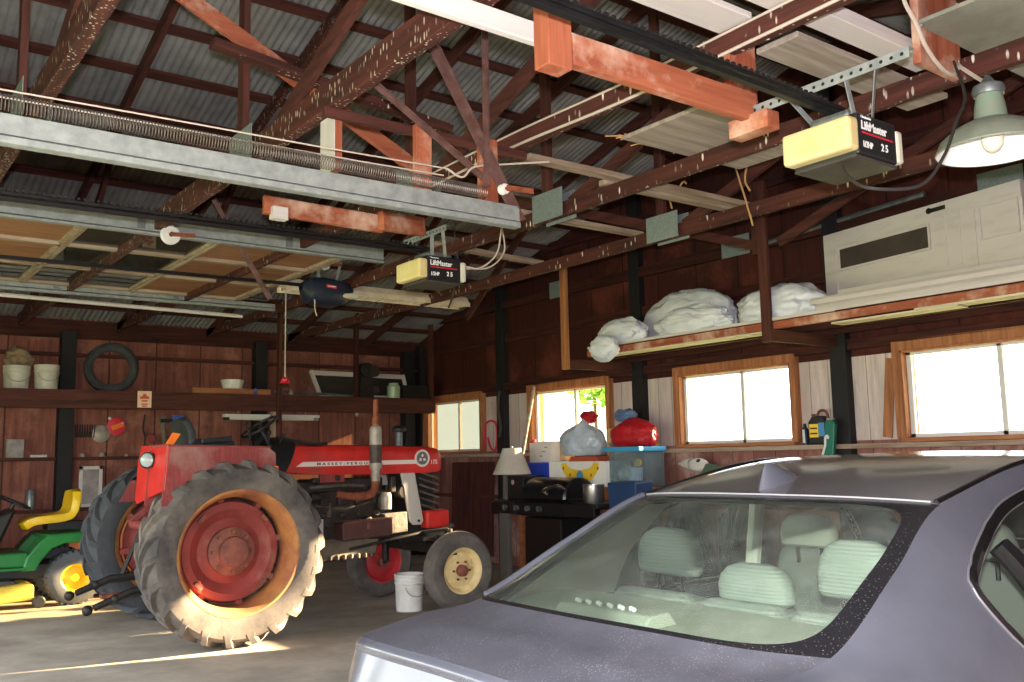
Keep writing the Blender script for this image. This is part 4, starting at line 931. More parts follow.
def front_wheel(x, yc, out, rim_m, steer=0.0):
    s = out; R, w, rr = .385, .20, .215
    P = [(rr, -.075), (rr+.02, -.088), (.29, -.102), (.345, -.095), (.372, -.07), (.384, -.045), (.378, -.04), (.386, -.02), (.379, -.014), (.386, 0), (.379, .014), (.386, .02), (.378, .04), (.384, .045), (.372, .07), (.345, .095), (.29, .102), (rr+.02, .088), (rr, .075)]
    b = MB(); b.lathe(P, (x, yc, FZ), (0, 1, 0), 48); w_ = build('front_tyre', b, 'tyre_dusty' if out < 0 else 'tyre_dark', tr)
    b = MB(); b.lathe([(.22, s*.085), (.228, s*.09), (.215, s*.085), (.20, s*.06), (.175, s*.03), (.16, s*.035), (.10, s*.055), (.075, s*.05), (0, s*.05)], (x, yc, FZ), (0, 1, 0), 40)
    build('rim', b, rim_m, w_)
    b = MB(); b.lathe([(.06, s*.045), (.055, s*.10), (.03, s*.115), (0, s*.115)], (x, yc, FZ), (0, 1, 0), 20)
    for k in range(6):
        a = 2*PI*k/6; b.cyl((x+.095*math.cos(a), yc+s*.05, FZ+.095*math.sin(a)), (x+.095*math.cos(a), yc+s*.075, FZ+.095*math.sin(a)), .012, 6)
    build('hub', b, 'hub_rust', w_)
front_wheel(5.30, 8.02, -1, 'cream'); mat('rim_red', (196, 46, 56), 0.5, c2=(160, 40, 46), scale=6)
front_wheel(5.14, 9.36, -1, 'rim_red')
# running gear
b = MB(); b.lathe([(.0, -.66), (.10, -.66), (.105, -.40), (.16, -.30), (.20, 0), (.16, .30), (.105, .40), (.10, 1.0), (0, 1.0)], (RX, TY, RZ), (0, 1, 0), 20); b.box((RX-.05, TY, RZ+.02), (.56, .46, .50)); b.box((RX-.36, TY, RZ-.02), (.12, .30, .3)); build('rear_axle_housing', b, 'oily', tr, bevel=.02)
b = MB(); b.box((3.45, TY, .80), (.9, .40, .42)); b.box((3.62, TY-.21, .84), (.22, .06, .3)); b.cyl((3.36, TY-.24, .70), (3.36, TY-.15, .70), .13, 20); build('transmission', b, 'oily', tr, bevel=.02)
b = MB(); b.box((4.28, TY, .98), (.84, .40, .46)); b.box((4.28, TY, 1.26), (.80, .30, .14)); b.box((4.72, TY, 1.0), (.08, .42, .5))
for k in range(4): b.box((4.0+k*.19, TY-.215, 1.12), (.10, .05, .09)); b.cyl((4.0+k*.19, TY-.21, .98), (4.0+k*.19, TY-.24, .98), .035, 10)
b.box((3.80, TY-.12, 1.18), (.20, .16, .26)); b.cyl((3.85, TY-.22, 1.16), (3.96, TY-.22, 1.16), .05, 14); b.box((4.62, TY-.24, 1.08), (.14, .12, .14))
for (x, y, z, sx, sy, sz) in ((3.66, -.26, 1.28, .07, .08, .10), (3.70, -.27, 1.08, .09, .06, .12), (3.98, -.26, .92, .12, .08, .10), (4.16, -.25, .86, .08, .08, .12), (4.52, -.25, 1.22, .10, .08, .06), (4.72, -.26, 1.26, .06, .08, .16), (3.56, -.25, .98, .10, .06, .16), (4.34, -.24, 1.19, .07, .07, .05), (3.90, -.26, 1.32, .10, .06, .05)): b.box((x, TY+y, z), (sx, sy, sz))
for (x, z, r_) in ((3.78, 1.0, .04), (3.62, 1.18, .035), (4.44, .92, .04), (4.84, 1.18, .07), (4.10, 1.34, .03)): b.cyl((x, TY-.20, z), (x, TY-.31, z), r_, 14)
build('engine_block', b, 'oily', tr, bevel=.012)
b = MB(); b.cyl((4.62, TY-.32, 1.02), (4.62, TY-.32, 1.15), .055, 20); b.lathe([(.055, 0), (.045, .03), (0, .035)], (4.62, TY-.32, 1.15), (0, 0, 1), 20); build('filter', b, 'muffler_light', tr)
b = MB(); b.tube([(3.82, TY-.26, 1.25), (4.1, TY-.28, 1.27), (4.4, TY-.27, 1.26)], .018, 8); b.tube([(3.9, TY-.24, 1.08), (4.2, TY-.28, 1.04), (4.5, TY-.25, 1.1)], .010, 6); b.tube([(3.72, TY-.25, 1.3), (3.74, TY-.27, 1.1), (3.70, TY-.25, .9)], .010, 6); b.tube([(4.05, TY-.25, 1.1), (4.03, TY-.28, .95)], .012, 6); build('fuel_lines', b, 'grey_iron', tr)
b = MB(); b.prism([(3.92, TY-.19, .74), (4.62, TY-.19, .76), (4.58, TY-.19, .58), (3.96, TY-.19, .55)], (0, .38, 0))
for k in range(8): b.box((4.0+k*.075, TY-.20, .575), (.03, .05, .05))
b.bar((3.95, TY-.20, .735), (4.62, TY-.20, .755), .03, .03); build('oil_pan', b, 'pan_grey', tr, bevel=.012)
b = MB(); b.box((4.36, TY-.34, .845), (.54, .20, .17), Matrix.Rotation(-.05, 3, 'Y')); q = build('tool_box', b, 'brown_box', tr, smooth=0, bevel=.012)
b = MB(); b.bar((4.10, TY-.446, .915), (4.62, TY-.446, .94), .008, .012); b.box((4.36, TY-.447, .88), (.03, .008, .06)); build('lid_edge', b, 'hub_rust', q, smooth=0)
b = MB(); b.box((4.72, TY-.30, .88), (.26, .10, .20), Matrix.Rotation(-.05, 3, 'Y')); build('side_plate', b, 'grey_iron', tr, smooth=0, bevel=.01)
b = MB(); b.box((3.86, TY-.33, .88), (.13, .08, .16)); build('battery', b, 'panel_grey', tr, smooth=0, bevel=.008)
# front frame and axle
b = MB(); b.bar((4.5, TY-.20, .80), (5.42, TY-.20, .80), .05, .14); b.bar((4.5, TY+.20, .80), (5.42, TY+.20, .80), .05, .14); b.box((5.1, TY, .72), (.5, .36, .1))
b.bar((5.22, TY-.62, .60), (5.22, TY+.72, .60), .09, .11); b.cyl((5.24, TY-.50, .40), (5.24, TY-.50, .80), .04, 14); b.cyl((5.16, TY+.66, .40), (5.16, TY+.66, .80), .04, 14); b.bar((5.28, TY-.56, .40), (5.30, TY-.40, .42), .05, .05); b.bar((5.14, TY+.64, .40), (5.14, TY+.78, .39), .05, .05)
b.bar((5.22, TY-.52, .80), (4.98, TY-.44, .78), .05, .03); b.tube([(4.98, TY-.44, .78), (4.2, TY-.36, .66)], .016, 8); build('front_axle', b, 'dark_iron', tr, bevel=.006)
b = MB(); b.box((5.12, TY-.36, .74), (.10, .08, .06)); b.bar((5.0, TY-.40, .70), (5.36, TY-.40, .83), .04, .04); b.cyl((5.22, TY-.46, .76), (5.22, TY-.40, .76), .05, 12); build('steering_link', b, 'grey_iron', tr, bevel=.006)
b = MB(); b.bb((5.08, TY-.34, .80), (5.36, TY+.34, .985)); build('front_weight', b, 'tractor_red', tr, smooth=0, bevel=.025)
# radiator, grille and grey panel
b = MB(); b.bb((5.0, TY-.24, .86), (5.22, TY+.24, 1.38)); build('radiator', b, 'dark_iron', tr, smooth=0)
b = MB()
for k in range(7): b.box((5.15, TY, .95+k*.065), (.24, .56, .018), Matrix.Rotation(.3, 3, 'Y'))
build('grille', b, 'grey_iron', tr, smooth=0)
b = MB(); b.prism([(4.80, TY-.315, 1.37), (4.96, TY-.315, 1.37), (5.06, TY-.315, .88), (5.03, TY-.315, .845), (4.94, TY-.315, .845), (4.90, TY-.315, .88)], (0, .03, 0)); build('side_grille_panel', b, 'panel_grey', tr, smooth=0, bevel=.006)
b = MB(); b.prism([(4.80, TY+.285, 1.37), (4.96, TY+.285, 1.37), (5.06, TY+.285, .88), (5.03, TY+.285, .845), (4.94, TY+.285, .845), (4.90, TY+.285, .88)], (0, .03, 0)); build('side_grille_panel', b, 'panel_grey', tr, smooth=0, bevel=.006)
b = MB(); b.cyl((5.0, TY-.325, .885), (5.0, TY-.31, .885), .014, 10); build('panel_bolt', b, 'dark_iron', tr)
# hood: cross-sections along x
H = []
for (x, zt, w, zb) in ((3.55, 1.655, .31, 1.43), (3.62, 1.665, .32, 1.40), (4.2, 1.662, .315, 1.37), (4.9, 1.648, .31, 1.365), (5.20, 1.635, .30, 1.37), (5.28, 1.615, .285, 1.385), (5.31, 1.59, .26, 1.42)):
    H.append([(x, TY-w, zb), (x, TY-w-.004, zb+.08), (x, TY-w, zt-.09), (x, TY-w+.02, zt-.04), (x, TY-w+.07, zt-.008), (x, TY, zt), (x, TY+w-.07, zt-.008), (x, TY+w-.02, zt-.04), (x, TY+w, zt-.09), (x, TY+w+.004, zb+.08), (x, TY+w, zb)])
# slanted rear edge
H[0] = [(p[0]+(p[2]-1.43)*.35, p[1], p[2]) for p in H[0]]; H[1] = [(p[0]+(p[2]-1.43)*.35, p[1], p[2]) for p in H[1]]
b = MB(); b.grid(catgrid(H, 3, 3)); b.f.append(tuple(range(len(b.v)-31, len(b.v)))); hood = build('hood', b, 'tractor_red', tr, smooth=40)
b = MB(); b.prism([(3.66, TY-.332, 1.455), (5.02, TY-.318, 1.46), (5.02, TY-.318, 1.50), (3.73, TY-.332, 1.50)], (0, .03, 0)); st_ = build('hood_stripe', b, 'stripe', hood, smooth=0)
text('lettering', 'M A S S E Y - F E R G U S O N', .034, (3.87, TY-.3305, 1.466), (1, .0103, 0), (0, 0, 1), 'letter_dark', hood, bold=.001, xs=1.62)
b = MB(); b.lathe([(0, 0), (.073, 0), (.086, .004), (.088, .012), (.086, .014), (.07, .012)], (5.04, TY-.318+.0, 1.515), (0, -1, 0), 40); em = build('emblem', b, 'stripe', hood)
b = MB(); b.lathe([(0, .0135), (.066, .0135), (.066, .01)], (5.04, TY-.318, 1.515), (0, -1, 0), 36); build('emblem_centre', b, 'galv_dull', hood)
b = MB()
for k in range(3):
    a = PI/2+2*PI*k/3; b.prism([(5.04+.05*math.cos(a), TY-.3325, 1.515+.05*math.sin(a)), (5.04+.03*math.cos(a+.6), TY-.3325, 1.515+.03*math.sin(a+.6)), (5.04+.008*math.cos(a), TY-.3325, 1.515+.008*math.sin(a)), (5.04+.03*math.cos(a-.6), TY-.3325, 1.515+.03*math.sin(a-.6))], (0, -.002, 0))
build('emblem_mark', b, 'stripe', hood, smooth=0)
text('lettering', '175', .06, (5.15, TY-.3075, 1.455), (1, .06, 0), (0, 0, 1), 'stripe', hood, bold=.001, xs=1.0)
b = MB(); b.bb((3.92, TY-.30, 1.30), (4.18, TY-.27, 1.40)); build('side_cover', b, 'faded_red', tr, smooth=0, bevel=.005)
# dash cowl
b = MB(); b.grid(catgrid([[(3.24, TY-.40, 1.36), (3.30, TY-.38, 1.50), (3.44, TY-.30, 1.66), (3.54, TY, 1.735), (3.48, TY+.22, 1.66), (3.36, TY+.28, 1.52), (3.30, TY+.30, 1.38)], [(3.50, TY-.40, 1.36), (3.60, TY-.37, 1.52), (3.68, TY-.27, 1.67), (3.74, TY, 1.71), (3.70, TY+.24, 1.665), (3.66, TY+.315, 1.52), (3.60, TY+.325, 1.38)]], 4, 4)); b.prism([(3.30, TY-.28, 1.0), (3.30, TY-.28, 1.40), (3.6, TY-.28, 1.40), (3.55, TY-.28, 1.0)], (0, .56, 0)); build('dash_cowl', b, 'black_plastic', tr, solid=0)
b = MB(); b.tube(spline([(3.58, TY-.05, 1.73), (3.72, TY-.25, 1.69), (3.85, TY-.28, 1.665), (4.02, TY-.22, 1.672)], 5), .018, 8); build('hood_strap', b, 'black_plastic', tr)
# exhaust
MX, MY = 4.47, TY-.385
b = MB(); b.tube([(MX, MY, 1.30), (MX, MY, 1.40), (MX, MY, 1.42)], [.045, .045, .05], 14); b.lathe([(.0, 1.415), (.062, 1.415), (.066, 1.44), (.066, 1.475), (.0, 1.475)], (MX, MY, 0), (0, 0, 1), 24); mf = build('muffler_foot', b, 'muffler_light', tr)
b = MB(); b.lathe([(.060, 1.475), (.062, 1.62), (.060, 1.66)], (MX, MY, 0), (0, 0, 1), 28); build('muffler', b, 'muffler_dark', tr, label='dark scorched lower half')
b = MB(); b.lathe([(.061, 1.655), (.061, 1.80), (.052, 1.83), (.03, 1.845), (.03, 1.86)], (MX, MY, 0), (0, 0, 1), 28); build('muffler', b, 'muffler_light', tr, label='bare metal upper half')
b = MB(); b.lathe([(.034, 1.85), (.036, 1.92), (.026, 1.925), (.026, 2.10), (.020, 2.10), (.020, 1.95)], (MX, MY, 0), (0, 0, 1), 20); build('exhaust_pipe', b, 'rust', tr)
b = MB(); b.tube(spline([(4.08, MY+.06, 1.19), (4.18, MY+.02, 1.165), (4.32, MY, 1.16), (4.41, MY, 1.175), (4.455, MY, 1.22), (MX, MY, 1.31)], 5), [.042]*26, 14); build('exhaust_elbow', b, 'rust', tr)
b = MB(); b.cyl((4.98, TY+.04, 1.63), (4.98, TY+.04, 1.80), .033, 16); b.lathe([(.03, 1.79), (.07, 1.80), (.075, 1.83), (.05, 1.86), (0, 1.865)], (4.98, TY+.04, 0), (0, 0, 1), 20); build('air_intake', b, 'black_plastic', tr)
b = MB(); b.cyl((4.98, TY+.04, 1.62), (4.98, TY+.04, 1.795), .036, 16); build('intake_pipe', b, 'galv_dull', tr)
# fenders: flat top, rear face with lamp, inner and outer skirts
def fender(y0, y1, yi, xr, lamp):
    skirt = [(xr-.02, 1.16), (xr+.02, 1.655), (3.14, 1.635), (3.21, 1.58), (3.22, 1.40), (3.18, 1.38), (3.1, 1.45), (2.90, 1.50), (2.66, 1.47), (2.46, 1.36), (2.36, 1.16)]
    b = MB(); b.prism([(x, y0, z) for x, z in skirt], (0, .012, 0)); f = build('fender', b, 'faded_red', tr, smooth=0)
    b = MB(); b.prism([(x, y1-.012, z) for x, z in skirt], (0, .012, 0)); build('inner_skirt', b, 'faded_red', f, smooth=0)
    b = MB(); b.prism([(xr+.02, y0-.005, 1.645), (3.16, y0-.005, 1.625), (3.16, y0-.005, 1.640), (xr+.02, y0-.005, 1.660)], (0, y1-y0+.01, 0)); build('fender_top', b, 'faded_red', f, smooth=0, bevel=.004)
    b = MB(); b.prism([(xr, y0-.004, 1.30), (xr, yi-.06, 1.17), (xr, yi, 1.20), (xr+.02, yi+.02, 1.52), (xr+.025, yi-.06, 1.665), (xr+.025, y0-.004, 1.665)], (.014, 0, 0)); build('fender_rear', b, 'tractor_red', f, smooth=0, bevel=.004)
    if lamp:
        c = (xr-.03, lamp, 1.54)
        b = MB(); b.lathe([(0, -.03), (.062, -.025), (.07, .0), (.066, .012), (.056, .008)], c, (-.72, -.69, 0), 28); q = build('work_lamp', b, 'black_plastic', f)
        b = MB(); b.lathe([(.058, .007), (.04, .02), (0, .026)], c, (-.72, -.69, 0), 28); build('lens', b, 'lamp_glass', q)
    return f
f1 = fender(7.68, 8.15, 8.50, 2.28, 8.06); fender(9.32, 9.78, 9.56, 2.80, None)
b = MB(); b.prism([(2.32, 7.80, 1.66), (2.38, 7.80, 1.66), (2.44, 7.80, 1.75), (2.38, 7.80, 1.76)], (0, .03, 0)); build('warning_flag', b, 'orange_lens', tr, smooth=0)
b = MB(); b.bb((3.17, 7.655, 1.42), (3.23, 7.679, 1.47)); build('side_marker', b, 'orange_lens', tr, smooth=0, bevel=.006)
b = MB(); b.box((3.1, TY, 1.02), (.9, 1.2, .03)); build('platform', b, 'dark_iron', tr, smooth=0)
# seat
b = MB(); b.grid(catgrid([[(2.64, TY-.20, 1.88), (2.66, TY, 1.90), (2.64, TY+.20, 1.88)], [(2.68, TY-.24, 1.78), (2.72, TY, 1.78), (2.68, TY+.24, 1.78)], [(2.70, TY-.26, 1.66), (2.75, TY, 1.63), (2.70, TY+.26, 1.66)], [(2.95, TY-.26, 1.65), (2.95, TY, 1.61), (2.95, TY+.26, 1.65)], [(3.10, TY-.24, 1.64), (3.12, TY, 1.62), (3.10, TY+.24, 1.64)]], 5, 5)); seat = build('seat', b, 'seat_black', tr, solid=.06, bevel=.02)
b = MB(); b.box((2.85, TY, 1.42), (.2, .24, .36), taper=.8); build('seat_support', b, 'dark_iron', seat, smooth=0)
for s in (-1, 1):
    b = MB(); b.bar((2.78, TY+s*.28, 1.70), (3.06, TY+s*.28, 1.72), .05, .05); build('armrest', b, 'seat_black', seat, smooth=0, bevel=.012)
# steering wheel, levers
c = Vector((3.42, TY-.02, 1.84)); ax = Vector((-.55, 0, .83)).normalized()
b = MB(); b.lathe([(.18+.016*math.cos(a), .014*math.sin(a)) for a in [2*PI*k/8 for k in range(9)]], c, ax, 36)
u_ = ax.cross(Vector((0, 1, 0))).normalized(); v_ = ax.cross(u_)
for k in range(3):
    a = 2*PI*k/3; d = u_*math.cos(a)+v_*math.sin(a); b.bar(c-ax*.03, c+d*.18, .024, .014, up=ax)
b.tube([c, (3.55, TY-.02, 1.62)], .02, 10); build('steering_wheel', b, 'black_plastic', tr)
b = MB()
for (p, q) in (((3.30, TY-.2, 1.55), (3.22, TY-.22, 1.86)), ((3.42, TY-.24, 1.6), (3.42, TY-.27, 1.78)), ((3.5, TY-.24, 1.62), (3.56, TY-.26, 1.75)), ((3.46, TY+.1, 1.66), (3.5, TY+.08, 1.82))): b = MB(); b.tube([p, q], .009, 6); b.ball(q, .02, 8, 6); build('lever', b, 'dark_iron', tr)
# three-point hitch arms reaching back
for dy, zz in ((-.33, .0), (.33, .05)):
    b = MB(); b.tube([(2.62, TY+dy, .52), (2.2, TY+dy-.02, .46+zz), (1.92, TY+dy-.02, .36+zz)], [.04, .034, .028], 8); b.ball((1.87, TY+dy-.02, .345+zz), .042, 14, 10); b.bar((2.3, TY+dy, .48+zz), (2.45, TY+dy*.7, .98), .03, .03); b.ball((2.08, TY+dy-.02, .415+zz), .04, 10, 8)
    build('hitch_arm', b, 'dark_iron', tr)
b = MB(); b.bar((2.6, TY, .42), (2.05, TY, .40), .09, .03); build('drawbar', b, 'rust', tr, smooth=0)
b = MB(); b.cyl((2.35, TY-.2, .98), (2.35, TY+.2, .98), .04); b.bar((2.35, TY-.30, .98), (2.55, TY-.30, 1.15), .04, .05); b.bar((2.35, TY+.30, .98), (2.55, TY+.30, 1.15), .04, .05); build('lift_arms', b, 'faded_red', tr, bevel=.006)

# ------------------------------------------------------------------ the green riding mower
mat('mower_green', (34, 122, 58), 0.35, c2=(28, 104, 50), scale=4); mat('mower_yellow', (236, 196, 30), 0.4, c2=(222, 176, 30), scale=5); mat('deck_yellow', (206, 180, 64), 0.55, c2=(176, 146, 56), scale=6, c3=(96, 84, 52), c3_scale=6, c3_rng=(0.58, 0.72))
MY_ = 11.72
mw = thing('riding_mower', 'green riding mower with a yellow seat, behind the rear tyre of the tractor', 'riding mower', (1.75, MY_, 0))
def m_wheel(x, y, R, w, s, nm):
    b = MB(); b.lathe([(R*.52, -w/2), (R*.75, -w*.55), (R*.95, -w*.45), (R, -w*.25), (R, w*.25), (R*.95, w*.45), (R*.75, w*.55), (R*.52, w/2)], (x, y, R), (0, 1, 0), 40)
    for k in range(28):
        a = 2*PI*k/28; b.box((x+(R-.004)*math.cos(a), y, R+(R-.004)*math.sin(a)), (.022, w*.86, .03), Matrix.Rotation(-a, 3, 'Y'))
    t_ = build('tyre', b, 'tyre_dark', mw)
    b = MB(); b.lathe([(R*.54, s*w*.46), (R*.56, s*w*.5), (R*.46, s*w*.42), (R*.40, s*w*.22), (R*.16, s*w*.25), (R*.14, s*w*.42), (0, s*w*.45)], (x, y, R), (0, 1, 0), 32); build('rim', b, 'mower_yellow', t_)
m_wheel(2.42, 11.37, .29, .24, -1, 'n'); m_wheel(2.42, 12.1, .29, .24, 1, 'f'); m_wheel(1.0, 11.42, .20, .17, -1, 'n'); m_wheel(1.0, 12.05, .20, .17, 1, 'f')
# rear fender body
b = MB(); prof = [(2.76, .54), (2.72, .62), (2.58, .67), (2.30, .67), (2.17, .62), (2.07, .50), (2.02, .40), (1.88, .40), (1.92, .55), (2.04, .70), (2.13, .775), (2.62, .785), (2.78, .72), (2.80, .54)]
b.prism([(x, 11.24, z) for x, z in prof], (0, .28, 0)); b.prism([(x, 11.94, z) for x, z in prof], (0, .28, 0)); b.bb((2.10, 11.30, .72), (2.74, 12.16, .77)); build('rear_fender', b, 'mower_green', mw, smooth=0, bevel=.02)
b = MB(); b.prism([(1.96, 11.26, .44), (1.20, 11.26, .47), (1.20, 11.26, .58), (1.94, 11.26, .60)], (0, .90, 0)); build('footrest_body', b, 'mower_green', mw, smooth=0, bevel=.02)
b = MB(); b.bb((1.25, 11.23, .415), (1.92, 11.30, .445)); build('footrest_edge', b, 'mower_green', mw, smooth=0, bevel=.008)
b = MB(); b.bb((1.2, 11.42, .30), (2.5, 12.02, .46)); build('chassis', b, 'black_plastic', mw, smooth=0, bevel=.02)
hd = [[(1.52, 11.40, .58), (1.58, 11.40, .80), (1.66, 11.44, .97), (1.66, MY_, 1.0), (1.66, 12.0, .97), (1.58, 12.04, .80), (1.52, 12.04, .58)], [(1.2, 11.38, .55), (1.2, 11.38, .80), (1.2, 11.46, .93), (1.2, MY_, .96), (1.2, 11.98, .93), (1.2, 12.06, .80), (1.2, 12.06, .55)], [(.78, 11.42, .45), (.72, 11.42, .66), (.74, 11.5, .80), (.74, MY_, .83), (.74, 11.94, .80), (.72, 12.02, .66), (.78, 12.02, .45)]]
b = MB(); b.grid(catgrid(hd, 5, 4)); build('hood', b, 'mower_green', mw, solid=.01)
b = MB(); b.prism([(1.50, 11.46, .60), (1.66, 11.46, .98), (1.84, 11.46, 1.06), (1.80, 11.46, .94), (1.66, 11.46, .60)], (0, .52, 0)); build('dash', b, 'black_plastic', mw, smooth=0, bevel=.03)
c = Vector((1.86, MY_, 1.12)); ax = Vector((.45, 0, .9)).normalized()
b = MB(); b.lathe([(.17+.016*math.cos(a), .016*math.sin(a)) for a in [2*PI*k/8 for k in range(9)]], c, ax, 32); u_ = ax.cross(Vector((0, 1, 0))).normalized(); v_ = ax.cross(u_)
for k in range(3):
    a = 2*PI*k/3+.5; b.bar(c-ax*.02, c+(u_*math.cos(a)+v_*math.sin(a))*.17, .035, .014, up=ax)
b.tube([c, c-ax*.25], .022, 10); build('steering_wheel', b, 'black_plastic', mw)
b = MB(); b.grid(catgrid([[(2.50, 11.50, 1.22), (2.52, MY_, 1.25), (2.50, 11.94, 1.22)], [(2.49, 11.46, 1.12), (2.53, MY_, 1.12), (2.49, 11.98, 1.12)], [(2.46, 11.46, .98), (2.50, MY_, .97), (2.46, 11.98, .98)], [(2.36, 11.46, .90), (2.36, MY_, .88), (2.36, 11.98, .90)], [(2.06, 11.47, .87), (2.04, MY_, .86), (2.06, 11.97, .87)], [(1.97, 11.52, .82), (1.95, MY_, .81), (1.97, 11.92, .82)]], 5, 5)); s_ = build('seat', b, 'mower_yellow', mw, solid=.09, bevel=.03)
b = MB(); b.box((2.38, MY_, .845), (.4, .3, .08)); build('seat_base', b, 'black_plastic', s_, smooth=0)
b = MB(); b.prism([(1.98, 11.05, .12), (1.98, 11.05, .28), (1.90, 11.05, .30), (1.25, 11.05, .25), (1.15, 11.05, .20), (1.15, 11.05, .08)], (0, 1.2, 0)); build('cutting_deck', b, 'deck_yellow', mw, smooth=0, bevel=.03)
b = MB(); b.bb((1.35, 11.10, .28), (1.80, 11.42, .33)); build('belt_cover', b, 'case_grey', mw, smooth=0, bevel=.01)
b = MB(); b.lathe([(.0, -.03), (.05, -.03), (.065, -.015), (.065, .015), (.05, .03), (0, .03)], (2.02, 11.03, .10), (0, 1, 0), 24); build('gauge_wheel', b, 'black_plastic', mw)
b = MB(); b.tube([(1.56, 11.52, .58), (1.56, 11.50, .86)], .012, 8); build('lever', b, 'muffler_light', mw)
b = MB(); b.tube([(1.66, 12.3, 1.10), (1.67, 12.3, 1.25)], .016, 8); b.tube([(1.67, 12.3, 1.25), (1.69, 12.3, 1.52)], .028, 8); build('hand_tool', b, 'black_plastic', label='black-handled tool standing upright behind the mower wheel', cat='tool')
# ------------------------------------------------------------------ the hanging loft on the window wall
LT = 2.712                                                             # top of the loft deck
t = thing('storage_loft', 'timber loft hung above the windows, pale edges along its deck', 'loft', (7.4, 5.0, 2.5))
for y, z1, m in ((8.12, 3.68, 'frame_z'), (5.29, 3.98, 'redwood_z'), (2.40, 3.98, 'redwood_z')):
    b = MB(); b.bar((6.87, y, 2.49), (6.87, y, z1), .10, .045, up=(1, 0, 0)); build('hanger_post', b, m, t, smooth=0, bevel=.004, seg=1)
    b = MB(); b.bar((6.89, y, 2.555), (7.895, y, 2.555), .045, .11); build('cross_arm', b, 'redwood_x', t, smooth=0, bevel=.004, seg=1)
b = MB(); b.bar((6.92, 2.0, 2.645), (6.92, 7.78, 2.635), .045, .07); build('front_joist', b, 'orange_y', t, smooth=0, bevel=.004, seg=1)
for x in (7.35, 7.79):
    b = MB(); b.bar((x, 2.0, 2.655), (x, 8.14, 2.645), .045, .08); build('joist', b, 'darkwood_y', t, smooth=0)
for y0, y1, x0, dz in ((2.0, 4.6, 6.86, 0), (4.6, 7.76, 6.88, -.003)):
    b = MB(); b.bb((x0, y0, LT-.028+dz), (7.81, y1-.01, LT+dz)); build('deck_sheet', b, 'paint_y', t, smooth=0)
    b = MB(); b.bb((x0+.02, y0, LT-.034+dz), (7.81, y1-.01, LT-.0285+dz)); build('deck_underside', b, 'darkwood_y', t, smooth=0)
mat('foam_sheet', (214, 204, 178), 0.7, c2=(196, 184, 154), scale=4)
for y0, y1, z in ((2.0, 3.9, 2.606), (3.55, 4.65, 2.592), (5.35, 7.6, 2.600)):
    b = MB(); b.bb((6.90, y0, z-.016), (7.06, y1, z)); build('under_strip', b, 'foam_sheet', t, smooth=0)

mat('bag_white', (228, 232, 243), 0.36, c2=(212, 218, 232), scale=5)
mat('bag_grey', (206, 216, 228), 0.30, c2=(164, 178, 192), scale=4)
def crumple(seed, amt=0.16, fr=2.2):
    def fn(d):
        v = mnoise.noise(Vector((d.x*fr+seed, d.y*fr, d.z*fr)))*amt + abs(mnoise.noise(Vector((d.x*5+seed, d.y*5, d.z*5))))*amt*0.5
        w = mnoise.noise(Vector((d.x*4+seed, d.y*4, d.z*4)))*2.2
        return 1.0 + v + (abs(math.sin(6*math.atan2(d.y, d.x)+w*2.0+seed))-.5)*amt*.30*(1-abs(d.z)*.6) + abs(mnoise.noise(Vector((d.x*11, d.y*11+seed, d.z*11))))*amt*.12
    return fn
def bag(label, c, r, seed, m='bag_white', amt=.18, peak=None, group=None, nm='plastic_bag', fr=2.2):
    b = MB(); b.ball((0, 0, 0), r, 110, 60, crumple(seed, amt, fr), zcut=-r[2]*0.55)
    lo = min(p[2] for p in b.v); b.v = [(p[0]+c[0], p[1]+c[1], p[2]-lo+c[2]) for p in b.v]
    if peak:
        px, py, pz = peak; out = []
        for p in b.v:
            d = math.hypot(p[0]-px, p[1]-py); w = max(0, 1-d/.13)
            out.append((p[0], p[1], p[2] + (pz-p[2])*w*w if p[2] > c[2]+r[2]*.5 else p[2]))
        b.v = out
    return build(nm, b, m, None, smooth=60, label=label, cat='bag', group=group)
bag('largest domed white bag on the loft', (7.56, 6.86, LT), (.22, .64, .35), 3.1, amt=.12)
bag('white bag slumped at the far end of the loft deck', (7.06, 7.36, LT), (.165, .33, .175), 9.7, amt=.16)
bag('low rumpled white bag lying in front of the domed one', (7.02, 6.32, LT), (.115, .46, .165), 5.4, amt=.2)
bag('white bag with a twisted peak beside the loft hanger post', (7.20, 5.36, LT), (.27, .46, .215), 14.2, amt=.14, peak=(7.08, 5.17, 3.04))
b = MB(); b.ball((6.775, 7.36, 2.65), (.085, .20, .135), 60, 34, crumple(2.2, .18)); build('plastic_bag', b, 'bag_white', smooth=60, label='small white bag drooping over the front of the loft edge', cat='bag')

# door lying on its long edge against the wall posts
t = thing('stored_door', 'old white door with a dark pane, lying on its long edge on the loft', 'door', (7.6, 4.2, LT))
X0, YE = 7.73, 5.23
DM = Matrix.Translation((X0, YE, 0)) @ Matrix.Rotation(-.17, 4, 'Z') @ Matrix.Translation((-X0, -YE, 0))
def dmb(): return MB().turn(DM)
Z0, Z1 = LT+.003, 3.565
b = dmb(); b.bb((X0, YE-2.03, Z0), (X0+.04, YE, Z1))
for p, q in (((YE-2.03, Z1-.14), (YE, Z1)), ((YE-2.03, Z0), (YE, Z0+.16)), ((YE-.14, Z0+.16), (YE, Z1-.14)), ((YE-1.62, Z0+.16), (YE-1.22, Z1-.14))): b.bb((X0-.010, p[0], p[1]), (X0, q[0], q[1]))
build('slab', b, 'paint_y', t, smooth=0, bevel=.003, seg=1)
mat('dark_pane', (74, 63, 60), 0.6, c2=(60, 50, 48), scale=4)
b = dmb(); b.bb((X0-.006, YE-1.17, 3.205), (X0-.002, YE-.19, 3.39)); build('glass_pane', b, 'dark_pane', t, smooth=0)
b = dmb()
